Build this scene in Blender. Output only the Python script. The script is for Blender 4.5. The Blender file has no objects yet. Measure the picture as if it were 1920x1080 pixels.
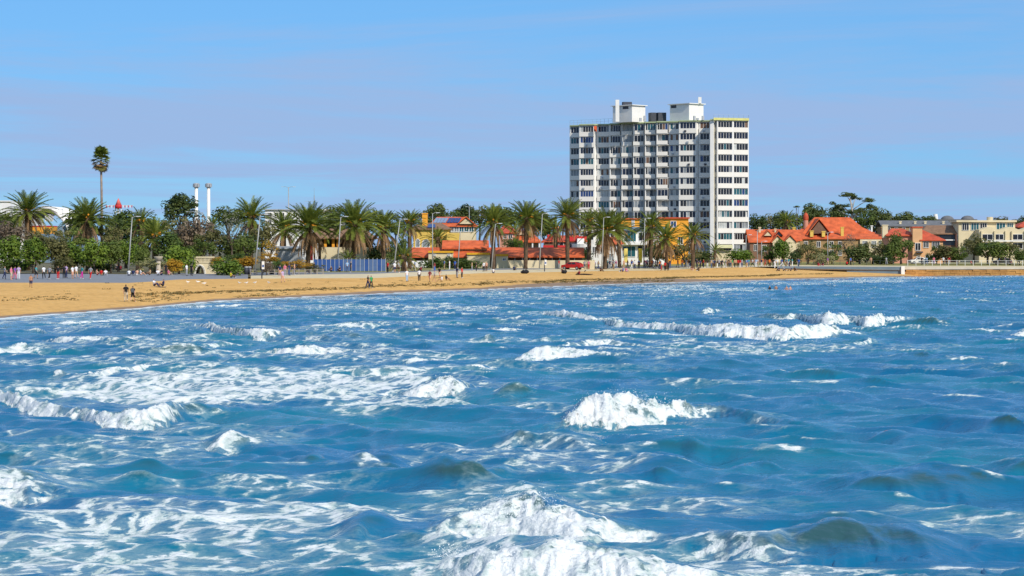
import bpy, bmesh, math, random
import numpy as np
from mathutils import Vector, Matrix, Euler

random.seed(7)
R = math.radians
S = bpy.context.scene
COL = S.collection

# ---------------------------------------------------------------- camera
F = 4300.0                      # focal length in pixels of a 1920 px wide picture
CAMH = 5.7                      # metres above the water
HY = 466.0                      # picture row of the horizon
cam_d = bpy.data.cameras.new('camera')
cam = bpy.data.objects.new('camera', cam_d)
COL.objects.link(cam)
cam.location = (0, 0, CAMH)
cam.rotation_euler = (R(90), 0, 0)
cam_d.sensor_width = 36.0
cam_d.lens = F / 1920.0 * 36.0
cam_d.shift_y = -(540.0 - HY) / 1920.0
cam_d.clip_start = 1.0
cam_d.clip_end = 30000.0
S.camera = cam

# ---------------------------------------------------------------- sun and sky
SUN_EL = R(37)
SUN_H = Vector((0.58, -0.81)).normalized()      # horizontal direction towards the sun
to_sun = Vector((SUN_H.x * math.cos(SUN_EL), SUN_H.y * math.cos(SUN_EL), math.sin(SUN_EL)))
sun_d = bpy.data.lights.new('sun', 'SUN')
sun_d.energy = 4.2
sun_d.angle = R(0.5)
sun_d.color = (1.0, 0.93, 0.82)
sun = bpy.data.objects.new('sun', sun_d)
COL.objects.link(sun)
sun.rotation_euler = to_sun.to_track_quat('Z', 'Y').to_euler()

W = bpy.data.worlds.new('World')
S.world = W
W.use_nodes = True
nt = W.node_tree
nt.nodes.clear()
def wn(t, **k):
    n = nt.nodes.new(t)
    for a, b in k.items():
        setattr(n, a, b)
    return n
sky = wn('ShaderNodeTexSky', sky_type='NISHITA', sun_disc=False)
sky.sun_elevation = SUN_EL
sky.sun_rotation = math.atan2(SUN_H.x, SUN_H.y)
sky.altitude = 0
sky.air_density = 1.0
sky.dust_density = 0.0
sky.ozone_density = 4.0
hs = wn('ShaderNodeHueSaturation')
hs.inputs['Saturation'].default_value = 1.18
hs.inputs['Value'].default_value = 1.0
tint = wn('ShaderNodeMix', data_type='RGBA', blend_type='MULTIPLY')
tint.inputs['Factor'].default_value = 1.0
tint.inputs[7].default_value = (0.55, 0.78, 1.15, 1)
# thin sheets of cloud on a plane high above the place
tc = wn('ShaderNodeTexCoord')
sep = wn('ShaderNodeSeparateXYZ')
zz = wn('ShaderNodeMath', operation='MAXIMUM'); zz.inputs[1].default_value = 0.0
za = wn('ShaderNodeMath', operation='ADD'); za.inputs[1].default_value = 0.035
dx = wn('ShaderNodeMath', operation='DIVIDE')
dy = wn('ShaderNodeMath', operation='DIVIDE')
cmb = wn('ShaderNodeCombineXYZ')
no = wn('ShaderNodeTexNoise'); no.inputs['Scale'].default_value = 0.26
no.inputs['Detail'].default_value = 9.0; no.inputs['Roughness'].default_value = 0.66
no.inputs['Distortion'].default_value = 0.5
off = wn('ShaderNodeVectorMath', operation='ADD'); off.inputs[1].default_value = (9.0, 7.0, 0.0)
rm = wn('ShaderNodeMapRange', interpolation_type='SMOOTHSTEP')
rm.inputs['From Min'].default_value = 0.36; rm.inputs['From Max'].default_value = 0.58
rm.inputs['To Min'].default_value = 0.0; rm.inputs['To Max'].default_value = 0.92
cm = wn('ShaderNodeMix', data_type='RGBA')
cm.inputs[7].default_value = (3.35, 4.85, 7.75, 1)
bg = wn('ShaderNodeBackground'); bg.inputs['Strength'].default_value = 0.10
out = wn('ShaderNodeOutputWorld')
L = nt.links.new
L(tc.outputs['Generated'], sep.inputs[0])
L(sep.outputs['Z'], zz.inputs[0]); L(zz.outputs[0], za.inputs[0])
L(sep.outputs['X'], dx.inputs[0]); L(za.outputs[0], dx.inputs[1])
L(sep.outputs['Y'], dy.inputs[0]); L(za.outputs[0], dy.inputs[1])
L(dx.outputs[0], cmb.inputs[0]); L(dy.outputs[0], cmb.inputs[1])
L(cmb.outputs[0], off.inputs[0]); L(off.outputs[0], no.inputs['Vector'])
L(no.outputs[0], rm.inputs['Value'])
L(sky.outputs[0], hs.inputs['Color']); L(hs.outputs[0], tint.inputs[6])
deep = wn('ShaderNodeMix', data_type='RGBA')     # the deep blue of a clear day right down to the horizon
deep.inputs['Factor'].default_value = 0.62
deep.inputs[7].default_value = (1.9, 5.0, 9.0, 1)
L(tint.outputs[2], deep.inputs[6]); L(deep.outputs[2], cm.inputs[6]); L(rm.outputs[0], cm.inputs['Factor'])
L(cm.outputs[2], bg.inputs['Color']); L(bg.outputs[0], out.inputs['Surface'])

S.view_settings.view_transform = 'Standard'
S.view_settings.look = 'None'
S.view_settings.exposure = 0.0
S.view_settings.gamma = 1.0
S.view_settings.use_curve_mapping = False
S.cycles.max_bounces = 6
S.cycles.diffuse_bounces = 3
S.cycles.transparent_max_bounces = 8

# ---------------------------------------------------------------- helpers
def tag(o, label=None, cat=None, group=None, kind=None):
    if label: o['label'] = label
    if cat: o['category'] = cat
    if group: o['group'] = group
    if kind: o['kind'] = kind
    return o
def link(name, me, parent=None, mat=None):
    o = bpy.data.objects.new(name, me)
    COL.objects.link(o)
    if parent is not None: o.parent = parent
    if mat is not None and me is not None and len(me.materials) == 0:
        me.materials.append(mat)
    return o
def empty(name, loc, rz=0.0, sc=1.0):
    o = bpy.data.objects.new(name, None)
    COL.objects.link(o)
    o.location = loc; o.rotation_euler = (0, 0, rz); o.scale = (sc, sc, sc)
    o.empty_display_size = 0.2
    return o
def thing(name, label, cat, loc, rz=0.0, group=None, sc=1.0):
    return tag(empty(name, loc, rz, sc), label, cat, group)
def copy_tree(o, parent=None):
    c = o.copy(); COL.objects.link(c); c.parent = parent
    for ch in list(o.children): copy_tree(ch, c)
    return c

class MB:
    """collects faces; build() links them as one mesh object"""
    def __init__(s): s.v = []; s.f = []; s.m = []; s.mi = 0
    def add(s, vs, fs):
        b = len(s.v); s.v += [tuple(v) for v in vs]
        for f in fs: s.f.append(tuple(b + i for i in f)); s.m.append(s.mi)
    def quad(s, a, b, c, d): s.add((a, b, c, d), ((0, 1, 2, 3),))
    def box(s, x0, x1, y0, y1, z0, z1):
        s.add([(x0,y0,z0),(x1,y0,z0),(x1,y1,z0),(x0,y1,z0),(x0,y0,z1),(x1,y0,z1),(x1,y1,z1),(x0,y1,z1)],
              [(0,3,2,1),(4,5,6,7),(0,1,5,4),(1,2,6,5),(2,3,7,6),(3,0,4,7)])
    def prism(s, pts, z0, z1):
        """upright prism over a counter-clockwise outline"""
        n = len(pts)
        vs = [(p[0], p[1], z0) for p in pts] + [(p[0], p[1], z1) for p in pts]
        fs = [tuple(range(n - 1, -1, -1)), tuple(range(n, 2 * n))]
        fs += [(i, (i + 1) % n, n + (i + 1) % n, n + i) for i in range(n)]
        s.add(vs, fs)
    def tube(s, pts, radii, n=6, cap=True):
        pts = [Vector(p) for p in pts]; rings = []
        if not hasattr(radii, '__len__'): radii = [radii] * len(pts)
        vs = []
        for i, p in enumerate(pts):
            d = (pts[min(i + 1, len(pts) - 1)] - pts[max(i - 1, 0)]).normalized()
            u = d.orthogonal().normalized() if abs(d.z) < 0.9 else (Vector((1, 0, 0)) - d * d.x).normalized()
            w = d.cross(u)
            for k in range(n):
                a = 2 * math.pi * k / n
                vs.append(p + (u * math.cos(a) + w * math.sin(a)) * radii[i])
        fs = []
        for i in range(len(pts) - 1):
            for k in range(n):
                a = i * n + k; b = i * n + (k + 1) % n
                fs.append((a, b, b + n, a + n))
        if cap:
            fs.append(tuple(range(n - 1, -1, -1)))
            fs.append(tuple((len(pts) - 1) * n + k for k in range(n)))
        s.add(vs, fs)
    def ball(s, c, rx, ry=None, rz=None, n=8, m=5):
        ry = ry or rx; rz = rz or rx
        vs = []; fs = []
        for i in range(1, m):
            th = math.pi * i / m
            for k in range(n):
                a = 2 * math.pi * k / n
                vs.append((c[0] + rx * math.sin(th) * math.cos(a), c[1] + ry * math.sin(th) * math.sin(a), c[2] + rz * math.cos(th)))
        t = len(vs); vs.append((c[0], c[1], c[2] + rz)); vs.append((c[0], c[1], c[2] - rz))
        for i in range(m - 2):
            for k in range(n):
                a = i * n + k; b = i * n + (k + 1) % n
                fs.append((a, a + n, b + n, b))
        for k in range(n):
            fs.append((t, k, (k + 1) % n)); q = (m - 2) * n
            fs.append((t + 1, q + (k + 1) % n, q + k))
        s.add(vs, fs)
    def mesh(s, name, mats=()):
        me = bpy.data.meshes.new(name)
        me.from_pydata(s.v, [], s.f)
        if not isinstance(mats, (list, tuple)): mats = [mats]
        for m in mats: me.materials.append(m)
        if len(mats) > 1: me.polygons.foreach_set('material_index', s.m)
        me.update()
        return me
    def build(s, name, mat, parent=None, smooth=False):
        me = s.mesh(name, mat)
        if smooth: me.polygons.foreach_set('use_smooth', [True] * len(me.polygons))
        return link(name, me, parent)

# ---------------------------------------------------------------- materials
def new_mat(name):
    m = bpy.data.materials.new(name); m.use_nodes = True
    n = m.node_tree.nodes; n.clear()
    o = n.new('ShaderNodeOutputMaterial'); b = n.new('ShaderNodeBsdfPrincipled')
    m.node_tree.links.new(b.outputs[0], o.inputs[0])
    return m, m.node_tree, b
def mat(name, col, rough=0.8, var=0.15, scale=1.5, metal=0.0, spec=0.3, bump=0.0, col2=None, coords='Object', sss=0.0, detail=4.0):
    """a plain colour broken up by two octaves of noise"""
    m, t, b = new_mat(name)
    b.inputs['Roughness'].default_value = rough
    b.inputs['Metallic'].default_value = metal
    b.inputs['Specular IOR Level'].default_value = spec
    c = t.nodes.new('ShaderNodeTexCoord'); nz = t.nodes.new('ShaderNodeTexNoise')
    nz.inputs['Scale'].default_value = scale; nz.inputs['Detail'].default_value = detail
    nz.inputs['Roughness'].default_value = 0.65
    mx = t.nodes.new('ShaderNodeMix'); mx.data_type = 'RGBA'
    c2 = col2 if col2 else tuple(min(1, v * (1 + var)) for v in col)
    c1 = col if col2 else tuple(v * (1 - var) for v in col)
    mx.inputs[6].default_value = (*c1, 1); mx.inputs[7].default_value = (*c2, 1)
    r = t.nodes.new('ShaderNodeMapRange')
    r.inputs['From Min'].default_value = 0.3; r.inputs['From Max'].default_value = 0.7
    lk = t.links.new
    lk(c.outputs[coords], nz.inputs['Vector']); lk(nz.outputs[0], r.inputs['Value'])
    lk(r.outputs[0], mx.inputs['Factor']); lk(mx.outputs[2], b.inputs['Base Color'])
    if bump:
        bp = t.nodes.new('ShaderNodeBump'); bp.inputs['Strength'].default_value = 1.0
        bp.inputs['Distance'].default_value = bump
        lk(nz.outputs[0], bp.inputs['Height']); lk(bp.outputs[0], b.inputs['Normal'])
    return m

# ---------------------------------------------------------------- the lie of the land
def px2x(px, Y): return (px - 960.0) * Y / F
def x2px(x, Y): return 960.0 + x * F / Y
def pz(py, Y): return CAMH - (py - HY) * Y / F
_wl = [(-2500, 640), (-1200, 620), (-400, 606), (0, 596), (170, 584), (270, 577), (400, 564.5), (540, 558), (700, 551), (900, 543), (1100, 534.5), (1400, 526),
       (1500, 523), (1600, 520.3), (1700, 518.3), (1800, 516.7), (1920, 515.3), (2800, 512), (4000, 510)]
_wlx = np.array([a for a, b in _wl], float); _wly = CAMH * F / (np.array([b for a, b in _wl], float) - HY)
def WLINE(px): return np.interp(px, _wlx, _wly)          # depth of the water's edge
_ed = [(-2500, 230, 1.4), (-1200, 270, 1.4), (-300, 286, 1.4), (0, 289, 1.4), (190, 289, 1.4), (240, 287, 1.4), (290, 300, 1.4), (340, 321, 1.4), (470, 327, 1.4), (560, 331, 1.4),
       (700, 334, 1.4), (800, 362, 1.4), (900, 400, 1.4), (1000, 412, 1.4), (1100, 430, 1.45), (1250, 442, 1.5), (1300, 453, 1.7),
       (1400, 484, 1.8), (1480, 487, 1.85), (1690, 482, 1.75), (1920, 491, 1.65), (2800, 505, 1.65), (4000, 520, 1.65)]
_edx = np.array([e[0] for e in _ed], float); _edy = np.array([e[1] for e in _ed], float); _edz = np.array([e[2] for e in _ed], float)
def EDGE(px): return np.interp(px, _edx, _edy)           # depth where the sand ends
def EDGEZ(px): return np.interp(px, _edx, _edz)
def SANDZ(px): return np.interp(px, [-9e3, 1400, 1480, 1560, 1690, 1730, 9e3], [0, 0, -0.55, -0.9, -1.35, -1.9, -1.9]) + EDGEZ(px)
def zg(px, Y):
    """ground height at a picture column and depth"""
    w, e, ez, sz = WLINE(px), EDGE(px), EDGEZ(px), SANDZ(px)
    if Y <= e - 0.01:
        if Y < w: return float(-(w - Y) * 0.035)
        t = (Y - w) / max(e - w, 0.1)
        return float(sz * (1 - (1 - t) ** 1.5) if sz > 0 else sz * t)
    d = Y - e
    z = ez + np.interp(d, [0, 14, 40, 90, 160, 400], [0.0, 0.42, 0.6, 0.85, 1.25, 1.6])
    return float(z)
def gp(px, Y, dz=0.0):
    return (px2x(px, Y), Y, zg(px, Y) + dz)
# ================================================================ the sea
rng = np.random.default_rng(11)
def vnoise(x, y, seed=0):
    """smooth value noise on numpy arrays, 0..1"""
    xi = np.floor(x).astype(np.int64); yi = np.floor(y).astype(np.int64)
    fx = x - xi; fy = y - yi
    fx = fx * fx * (3 - 2 * fx); fy = fy * fy * (3 - 2 * fy)
    def h(a, b):
        n = (a * 374761393 + b * 668265263 + seed * 974634541) & 0x7fffffff
        n = ((n ^ (n >> 13)) * 1274126177) & 0x7fffffff
        return ((n ^ (n >> 16)) & 0xffff) / 65535.0
    return (h(xi, yi) * (1 - fx) + h(xi + 1, yi) * fx) * (1 - fy) + (h(xi, yi + 1) * (1 - fx) + h(xi + 1, yi + 1) * fx) * fy
def fbm(x, y, o=4, seed=0):
    a = 0.0; s = 0.0; k = 1.0
    for i in range(o):
        a = a + vnoise(x * 2 ** i + 17 * i, y * 2 ** i - 9 * i, seed + i) * k; s += k; k *= 0.55
    return a / s
def sst(a, b, x):
    t = np.clip((x - a) / (b - a), 0, 1); return t * t * (3 - 2 * t)

NR, = (1150,)
pxc = np.concatenate([np.linspace(-700, -60, 70, endpoint=False), np.linspace(-60, 1980, 690), np.linspace(1983, 2700, 78)[1:]])
NC = len(pxc)
Wc = WLINE(pxc)
tt = np.linspace(0, 1, NR)[:, None]
Y0 = 33.0 * ((Wc[None, :] + 7.0) / 33.0) ** tt
PX = np.broadcast_to(pxc[None, :], Y0.shape)
X0 = (PX - 960.0) * Y0 / F
PY = HY + CAMH * F / Y0                                   # picture row of the still surface
shore = np.clip((Wc[None, :] - Y0), -8, 400)              # metres to the water's edge
calm = 0.12 + 0.88 * sst(0, 55, shore)
# wind sea: many short-crested components
Z = np.zeros_like(Y0); DX = np.zeros_like(Y0); DY = np.zeros_like(Y0)
main = math.atan2(-0.36, -0.93)
for i in range(54):
    lam = 0.7 * (14.0 / 0.7) ** ((i + 0.5) / 54.0)
    th = main + rng.normal(0, 0.50)
    k = 2 * math.pi / lam
    amp = 0.0105 * lam ** 0.55 * rng.uniform(0.6, 1.3) * (1 + 0.7 * math.exp(-(math.log(lam / 3.2) / .55) ** 2)) * (.6 if lam > 8 else 1)
    ph = rng.uniform(0, 6.28)
    cx, cy = math.sin(th), math.cos(th)
    fade = np.clip((lam * F / Y0) / 9.0, 0, 1)            # drop what is under a pixel wide
    arg = k * (cx * X0 + cy * Y0) + ph
    wob = 0.8 * vnoise(X0 / (lam * 2.3), Y0 / (lam * 2.3), 40 + i) + 0.5
    a = amp * wob * (0.35 + 0.65 * fade)
    Z += a * np.cos(arg)
    q = 1.0 * a * np.sin(arg)
    DX -= q * cx; DY -= q * cy
rx_, ry_ = X0 * .93 - Y0 * .36, X0 * .36 + Y0 * .93
for fq, am in ((.22, .06), (.5, .045), (1.1, .040), (2.3, .022)):
    wx = rx_ * fq * .55 + .7 * vnoise(rx_ * fq * .4, ry_ * fq * .4, 301); wy = ry_ * fq + .9 * vnoise(rx_ * fq * .5 + 9, ry_ * fq * .3, 302)
    rd = (1 - np.abs(2 * vnoise(wx, wy, 310 + int(fq * 10)) - 1)) ** 2.2
    Z += am * (rd - .3) * np.clip(F / Y0 / fq / 22, .25, 1)
Z *= calm; DX *= calm; DY *= calm
chop = Z.copy()

# breakers: (column, row of its foot, height in m, foam on the face 0..1); trail = metres of foam left behind it
BREAK = [
 # foreground pair
 dict(p=[(770,1010,0,.2),(850,1012,.42,.9),(930,1015,.75,1),(985,1018,.95,1),(1060,1018,.72,1),(1130,1014,.42,.9),(1190,1010,.25,.8),(1260,1010,0,.3)], trail=1.5, lump=.15),
 dict(p=[(800,1062,0,.5),(840,1076,.32,1),(930,1100,.58,1),(1050,1112,.66,1),(1180,1112,.55,1),(1300,1104,.40,.9),(1420,1096,.22,.6),(1520,1090,.0,.4)], trail=3.2, lump=.15),
 # smooth olive wave
 dict(p=[(1200,1030,0,.3),(1300,1042,.40,.75),(1400,1054,.58,.45),(1500,1060,.66,.12),(1590,1060,.70,.0),(1670,1053,.58,.0),(1750,1044,.38,0),(1860,1034,0,0)], trail=.5, lump=.04, wb=2.4, wf=1.25),
 dict(p=[(1500,1120,0,.6),(1600,1118,.22,.8),(1750,1114,.25,.8),(1860,1108,0,.6)], trail=2.5, lump=.1),
 # plume
 dict(p=[(1035,804,0,.3),(1065,805,.55,1),(1110,805,1.08,1),(1160,802,1.18,1),(1210,797,.95,1),(1260,790,.70,1),(1300,786,.55,.8),(1345,784,.42,.35),(1420,792,.25,.0),(1500,804,0,0)], trail=1.2, lump=.28),
 # long bore on the left with the foam field behind it
 dict(p=[(-80,735,.35,1),(0,757,.50,1),(70,775,.45,1),(140,785,.48,1),(200,802,.52,1),(270,808,.66,1),(318,800,.72,.75),(360,788,.42,.1),(450,776,.22,.0),(560,770,0,0)], trail=9, lump=.16),
 dict(p=[(120,700,0,.6),(150,712,.32,1),(200,702,.34,1),(260,694,.2,.9),(320,684,.15,.8),(420,680,0,.5)], trail=6, lump=.12),
 dict(p=[(375,840,0,.4),(400,850,.36,.9),(430,850,.62,.75),(470,842,.42,.5),(520,836,.22,.5),(590,834,0,.3)], trail=1.6, lump=.12),
 dict(p=[(-120,930,.5,.9),(-30,938,.65,.95),(40,940,.60,.85),(110,938,.36,.4),(200,934,.18,.0),(300,928,0,0)], trail=2.4, lump=.14),
 dict(p=[(745,738,0,.4),(770,745,.38,1),(810,745,.66,1),(850,742,.80,.8),(885,736,.42,.4),(930,732,0,.1)], trail=1.6, lump=.2),
 dict(p=[(845,697,0,.5),(870,699,.28,.9),(910,693,.34,.7),(960,690,0,.3)], trail=2.0, lump=.12),
 dict(p=[(915,750,0,.1),(950,752,.55,.45),(975,750,.50,.1),(1010,745,.2,.0),(1060,742,0,0)], trail=.6, lump=.06),
 dict(p=[(955,672,0,.5),(985,674,.50,1),(1020,674,.78,1),(1060,671,.55,.9),(1110,671,.42,.9),(1180,674,0,.5)], trail=3, lump=.16),
 dict(p=[(1035,655,0,.3),(1070,652,.5,.7),(1105,650,.62,.8),(1150,650,.42,.8),(1230,654,.2,.7),(1310,656,0,.5)], trail=2, lump=.14),
 dict(p=[(1080,626,.1,.5),(1130,628,.4,.9),(1180,631,.35,.9),(1260,632,.2,.7),(1320,633,0,.6)], trail=2, lump=.12),
 # the long white breaker
 dict(p=[(1115,600,0,.5),(1140,612,.6,1),(1200,616,.55,1),(1260,620,.62,1),(1300,628,.82,1),(1350,634,1.02,1),(1420,637,1.12,1),(1480,638,1.05,1),(1530,635,.95,1),(1570,630,.66,.9),(1620,628,.36,.3),(1680,628,0,0)], trail=3, lump=.2),
 dict(p=[(1585,648,0,.3),(1615,648,.42,.8),(1650,644,.36,.3),(1720,640,0,0)], trail=1.5, lump=.1),
 dict(p=[(1450,599,0,.4),(1475,601,.55,.9),(1500,598,.6,.6),(1512,606,.75,.9),(1545,612,1.12,1),(1585,609,1.0,.8),(1604,606,.55,.5),(1615,613,.85,1),(1650,612,.98,1),(1685,605,.6,.8),(1730,602,.25,.1),(1800,602,0,0)], trail=2.5, lump=.2),
 dict(p=[(1300,588,0,.3),(1322,589,.55,.95),(1345,587,.5,.5),(1380,585,0,0)], trail=1.5, lump=.15),
 dict(p=[(1005,588,0,.5),(1035,594,.62,1),(1070,597,.55,1),(1110,600,.4,.9),(1150,600,0,.7)], trail=3, lump=.18),
 dict(p=[(355,612,0,.5),(390,618,.62,1),(430,628,.55,1),(470,637,.72,1),(510,637,.62,.8),(540,634,.32,.2),(600,632,0,0)], trail=4, lump=.16),
 dict(p=[(85,636,0,.5),(115,641,.42,.95),(170,640,.3,.9),(240,640,.22,.8),(330,640,0,.7)], trail=3, lump=.12),
 dict(p=[(50,624,0,.4),(75,624,.38,.9),(100,628,0,.3)], trail=1.5, lump=.1),
 dict(p=[(-60,664,.3,.8),(10,664,.45,.9),(45,663,.55,.9),(80,662,.35,.3),(160,664,.25,0),(240,668,0,0)], trail=3, lump=.12),
 dict(p=[(90,664,0,.2),(115,661,.3,.7),(150,663,0,.2)], trail=2, lump=.1),
 dict(p=[(490,662,0,.6),(530,664,.36,.95),(570,664,.62,1),(610,661,.42,.9),(660,664,.26,.8),(740,662,0,.6)], trail=5, lump=.15),
 dict(p=[(640,652,0,.4),(670,654,.4,.8),(720,652,.25,.7),(770,652,0,.4)], trail=2, lump=.12),
 dict(p=[(735,681,0,.5),(770,682,.34,.95),(810,680,.25,.8),(850,680,0,.4)], trail=2, lump=.12),
 dict(p=[(790,588,0,.5),(830,592,.5,1),(865,593,.45,.9),(910,590,0,.5)], trail=4, lump=.12),
 dict(p=[(640,584,0,.4),(700,586,.22,.8),(780,584,0,.6)], trail=5, lump=.06),
 dict(p=[(895,619,0,.4),(930,622,.42,.9),(960,621,.32,.9),(1000,620,0,.5)], trail=2, lump=.1),
 dict(p=[(925,568,0,.4),(960,571,.35,.8),(1010,569,0,.4)], trail=4, lump=.06),
 dict(p=[(1085,560,0,.4),(1120,562,.4,.9),(1160,559,0,.4)], trail=4, lump=.08),
 dict(p=[(1260,549,0,.4),(1310,552,.3,.8),(1375,549,0,.5)], trail=6, lump=.06),
 dict(p=[(1880,630,0,.2),(1905,632,.5,.8),(1930,631,.7,1),(2000,630,.4,.6),(2080,630,0,0)], trail=2, lump=.12),
 dict(p=[(1480,543,0,.4),(1490,543.5,.15,.9),(1500,543,0,.4)], trail=2, lump=.05),
 dict(p=[(540,612,0,.5),(600,614,.34,.85),(680,616,.38,.8),(750,613,.25,.7),(800,612,0,.4)], trail=3, lump=.08),
 dict(p=[(180,652,0,.3),(260,655,.38,.55),(350,656,.42,.5),(440,652,.3,.6),(500,650,0,.3)], trail=2.5, lump=.07),
 dict(p=[(610,700,0,.4),(680,704,.34,.75),(760,703,.3,.8),(830,700,0,.4)], trail=3, lump=.08),
 dict(p=[(1120,700,0,.2),(1220,704,.34,.3),(1330,703,.36,.25),(1430,698,0,.1)], trail=1.5, lump=.05),
 dict(p=[(1000,640,0,.3),(1020,641,.3,.6),(1080,640,0,.4)], trail=2, lump=.06),
 dict(p=[(280,574,0,.5),(360,577,.22,.9),(450,574,.2,.9),(520,570,0,.5)], trail=4, lump=.05),
 dict(p=[(40,606,0,.5),(120,608,.24,.9),(220,604,.22,.9),(300,599,0,.5)], trail=4, lump=.05),
 dict(p=[(2060,760,0,.4),(2140,770,.7,.9),(2260,770,.5,.8),(2380,764,0,.3)], trail=3, lump=.15),
 dict(p=[(-420,700,0,.5),(-330,706,.5,1),(-220,705,.4,.9),(-120,700,0,.5)], trail=4, lump=.12),
]
# unbroken swells, light through them painted olive on the side towards the viewer
SWELL = [(640,790,880,.22),(860,1040,905,.2),(1100,1330,905,.26),(1270,1330,872,.14),(1180,1330,885,.18),(640,800,893,.22),(760,980,915,.24),(1500,1920,940,.42),(1600,1760,838,.18),(1780,1990,810,.2),
         (1360,1520,892,.22),(130,480,668,.34),(560,760,640,.3),(1370,1520,600,.3),(1660,1860,612,.4),(1690,1800,586,.3),(540,640,880,.2),(1480,1620,712,.18),(1650,1800,680,.2),(700,900,622,.22),(200,340,915,.15),
         (1430,1650,760,.16),(1000,1180,846,.18),(930,1010,842,.15),(1840,2000,905,.2),(620,760,1010,.22),(440,700,600,.2),(860,1010,640,.25)]
foam = np.zeros_like(Y0); olive = np.zeros_like(Y0); LUMP = np.zeros_like(Y0)
nA = fbm(X0 * 0.55, Y0 * 0.35, 4, 3); nB = fbm(X0 * 1.9, Y0 * 1.2, 4, 9); nC = fbm(X0 * 5.0, Y0 * 3.2, 3, 21)
for bi, b in enumerate(BREAK):
    P = list(b['p']); hm = max(q[2] for q in P); wd_ = P[-1][0] - P[0][0]; ctr = (P[0][0] + P[-1][0]) / 2
    P = [(P[0][0] - .45 * wd_, P[0][1] - 1.5, 0, 0)] + P + [(P[-1][0] + .45 * wd_, P[-1][1] - 1.5, 0, 0)]
    xs = np.array([q[0] for q in P], float)
    c0, c1 = np.searchsorted(pxc, [xs[0], xs[-1]])
    if c1 - c0 < 2: continue
    px = pxc[c0:c1]
    Yb = CAMH * F / (np.interp(px, xs, [q[1] for q in P]) - HY)
    hh = np.interp(px, xs, [q[2] for q in P]); ff = np.interp(px, xs, [q[3] for q in P])
    xw = (px - 960) * Yb / F
    nk = max(3, int(12 + .35 * F / Yb.mean() / 3) | 1); ker = np.hanning(nk + 2)[1:-1]; ker /= ker.sum()
    sm = lambda a_: np.convolve(np.pad(a_, nk // 2, mode='edge'), ker, 'valid')
    hh, ff, Yb = sm(hh), sm(ff), sm(Yb)
    wig = fbm(xw * 0.45, xw * 0 + bi, 2, 70 + bi) - 0.5
    Yb = Yb + wig * 1.8
    hh = np.maximum(hh, .30 * hm * np.clip(1 - ((px - ctr) / (.95 * wd_)) ** 2, 0, 1) ** 1.5)
    hh = hh * (0.82 + 0.5 * (fbm(xw * .6, xw * 0 + 3 * bi, 2, 90 + bi) - 0.25))
    s = Yb[None, :] - Y0[:, c0:c1] + (nB[:, c0:c1] - .5) * 1.3 * np.minimum(hh, .6)[None, :] + (nA[:, c0:c1] - .5) * 1.2   # + in front of the foot, - behind
    wf = (b.get('wf', 1.0) * (2.1 * hh + 0.2))[None, :] * (0.8 + 0.4 * nA[:, c0:c1])
    wb = (b.get('wb', 3.6) * hh + 0.3)[None, :]
    hh = hh * 0.84
    front = .35 * np.clip(-s / wf, 0, 1) ** 0.9 + .65 * sst(0, 1, -s / wf)
    back = np.exp(-(np.clip((-s - wf) / wb, 0, 9)) ** 1.35)
    pr = np.where(s > 0, 0, np.where(s > -wf, front, back))
    trough = -0.12 * np.exp(-((s - 0.6) / (0.9 + wf)) ** 2)
    Z[:, c0:c1] = Z[:, c0:c1] * (1 - 0.55 * pr) + hh[None, :] * (pr + trough * (s > -0.2))
    bs = (s > -wf * 1.25) & (s < 0.35)
    rag = (nB[:, c0:c1] - 0.5) * 1.6 * hh[None, :] + (nC[:, c0:c1] - .5) * .8 * hh[None, :]
    fr = sst(0.30, -0.15, s + rag) * sst(-wf * 1.0 - 0.25 - 0.5 * hh[None, :], -wf * 0.85, s + rag * .7)
    tr = np.where(s < -wf * 0.5, np.exp(-np.clip((-s - wf) / b['trail'], 0, 9)), 0) * 0.62
    f = np.maximum(fr * (.62 + .55 * nB[:, c0:c1]), tr * (0.55 + 0.9 * (nA[:, c0:c1] - 0.3))) * ff[None, :]
    foam[:, c0:c1] = np.maximum(foam[:, c0:c1], f)
    LUMP[:, c0:c1] = np.maximum(LUMP[:, c0:c1], fr * ff[None, :] * b['lump'] * 1.5)
    olive[:, c0:c1] = np.maximum(olive[:, c0:c1], np.where(s < 0.1, np.exp(-np.clip((-s) / (wf * 1.2), 0, 9) ** 2), 0) * sst(.05, .35, hh)[None, :])
for a, b_, row, h in SWELL:
    c0, c1 = np.searchsorted(pxc, [a, b_])
    if c1 - c0 < 2: continue
    px = pxc[c0:c1]; u = (px - a) / (b_ - a)
    Yb = CAMH * F / (row - HY) + (fbm(u * 2.5, u * 0 + a, 2, 5) - .5) * 1.6
    hh = h * np.sin(math.pi * u) ** 1.4 * (0.8 + 0.4 * fbm(u * 3, u * 0 + row, 2, 8))
    s = Yb[None, :] - Y0[:, c0:c1] + (nA[:, c0:c1] - .5) * 2.2 + (nB[:, c0:c1] - .5) * .5
    wf = 1.15; wb = 2.6; hh = hh * 1.15
    pr = np.where(s > 0, 0, np.where(s > -wf, sst(0, 1, -s / wf), np.exp(-(np.clip((-s - wf) / wb, 0, 9)) ** 1.5)))
    Z[:, c0:c1] += hh[None, :] * pr
    olive[:, c0:c1] = np.maximum(olive[:, c0:c1], np.where((s < 0) & (s > -wf * 1.15), 1.0, 0) * sst(.03, .22, hh)[None, :] * 0.8)
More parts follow.
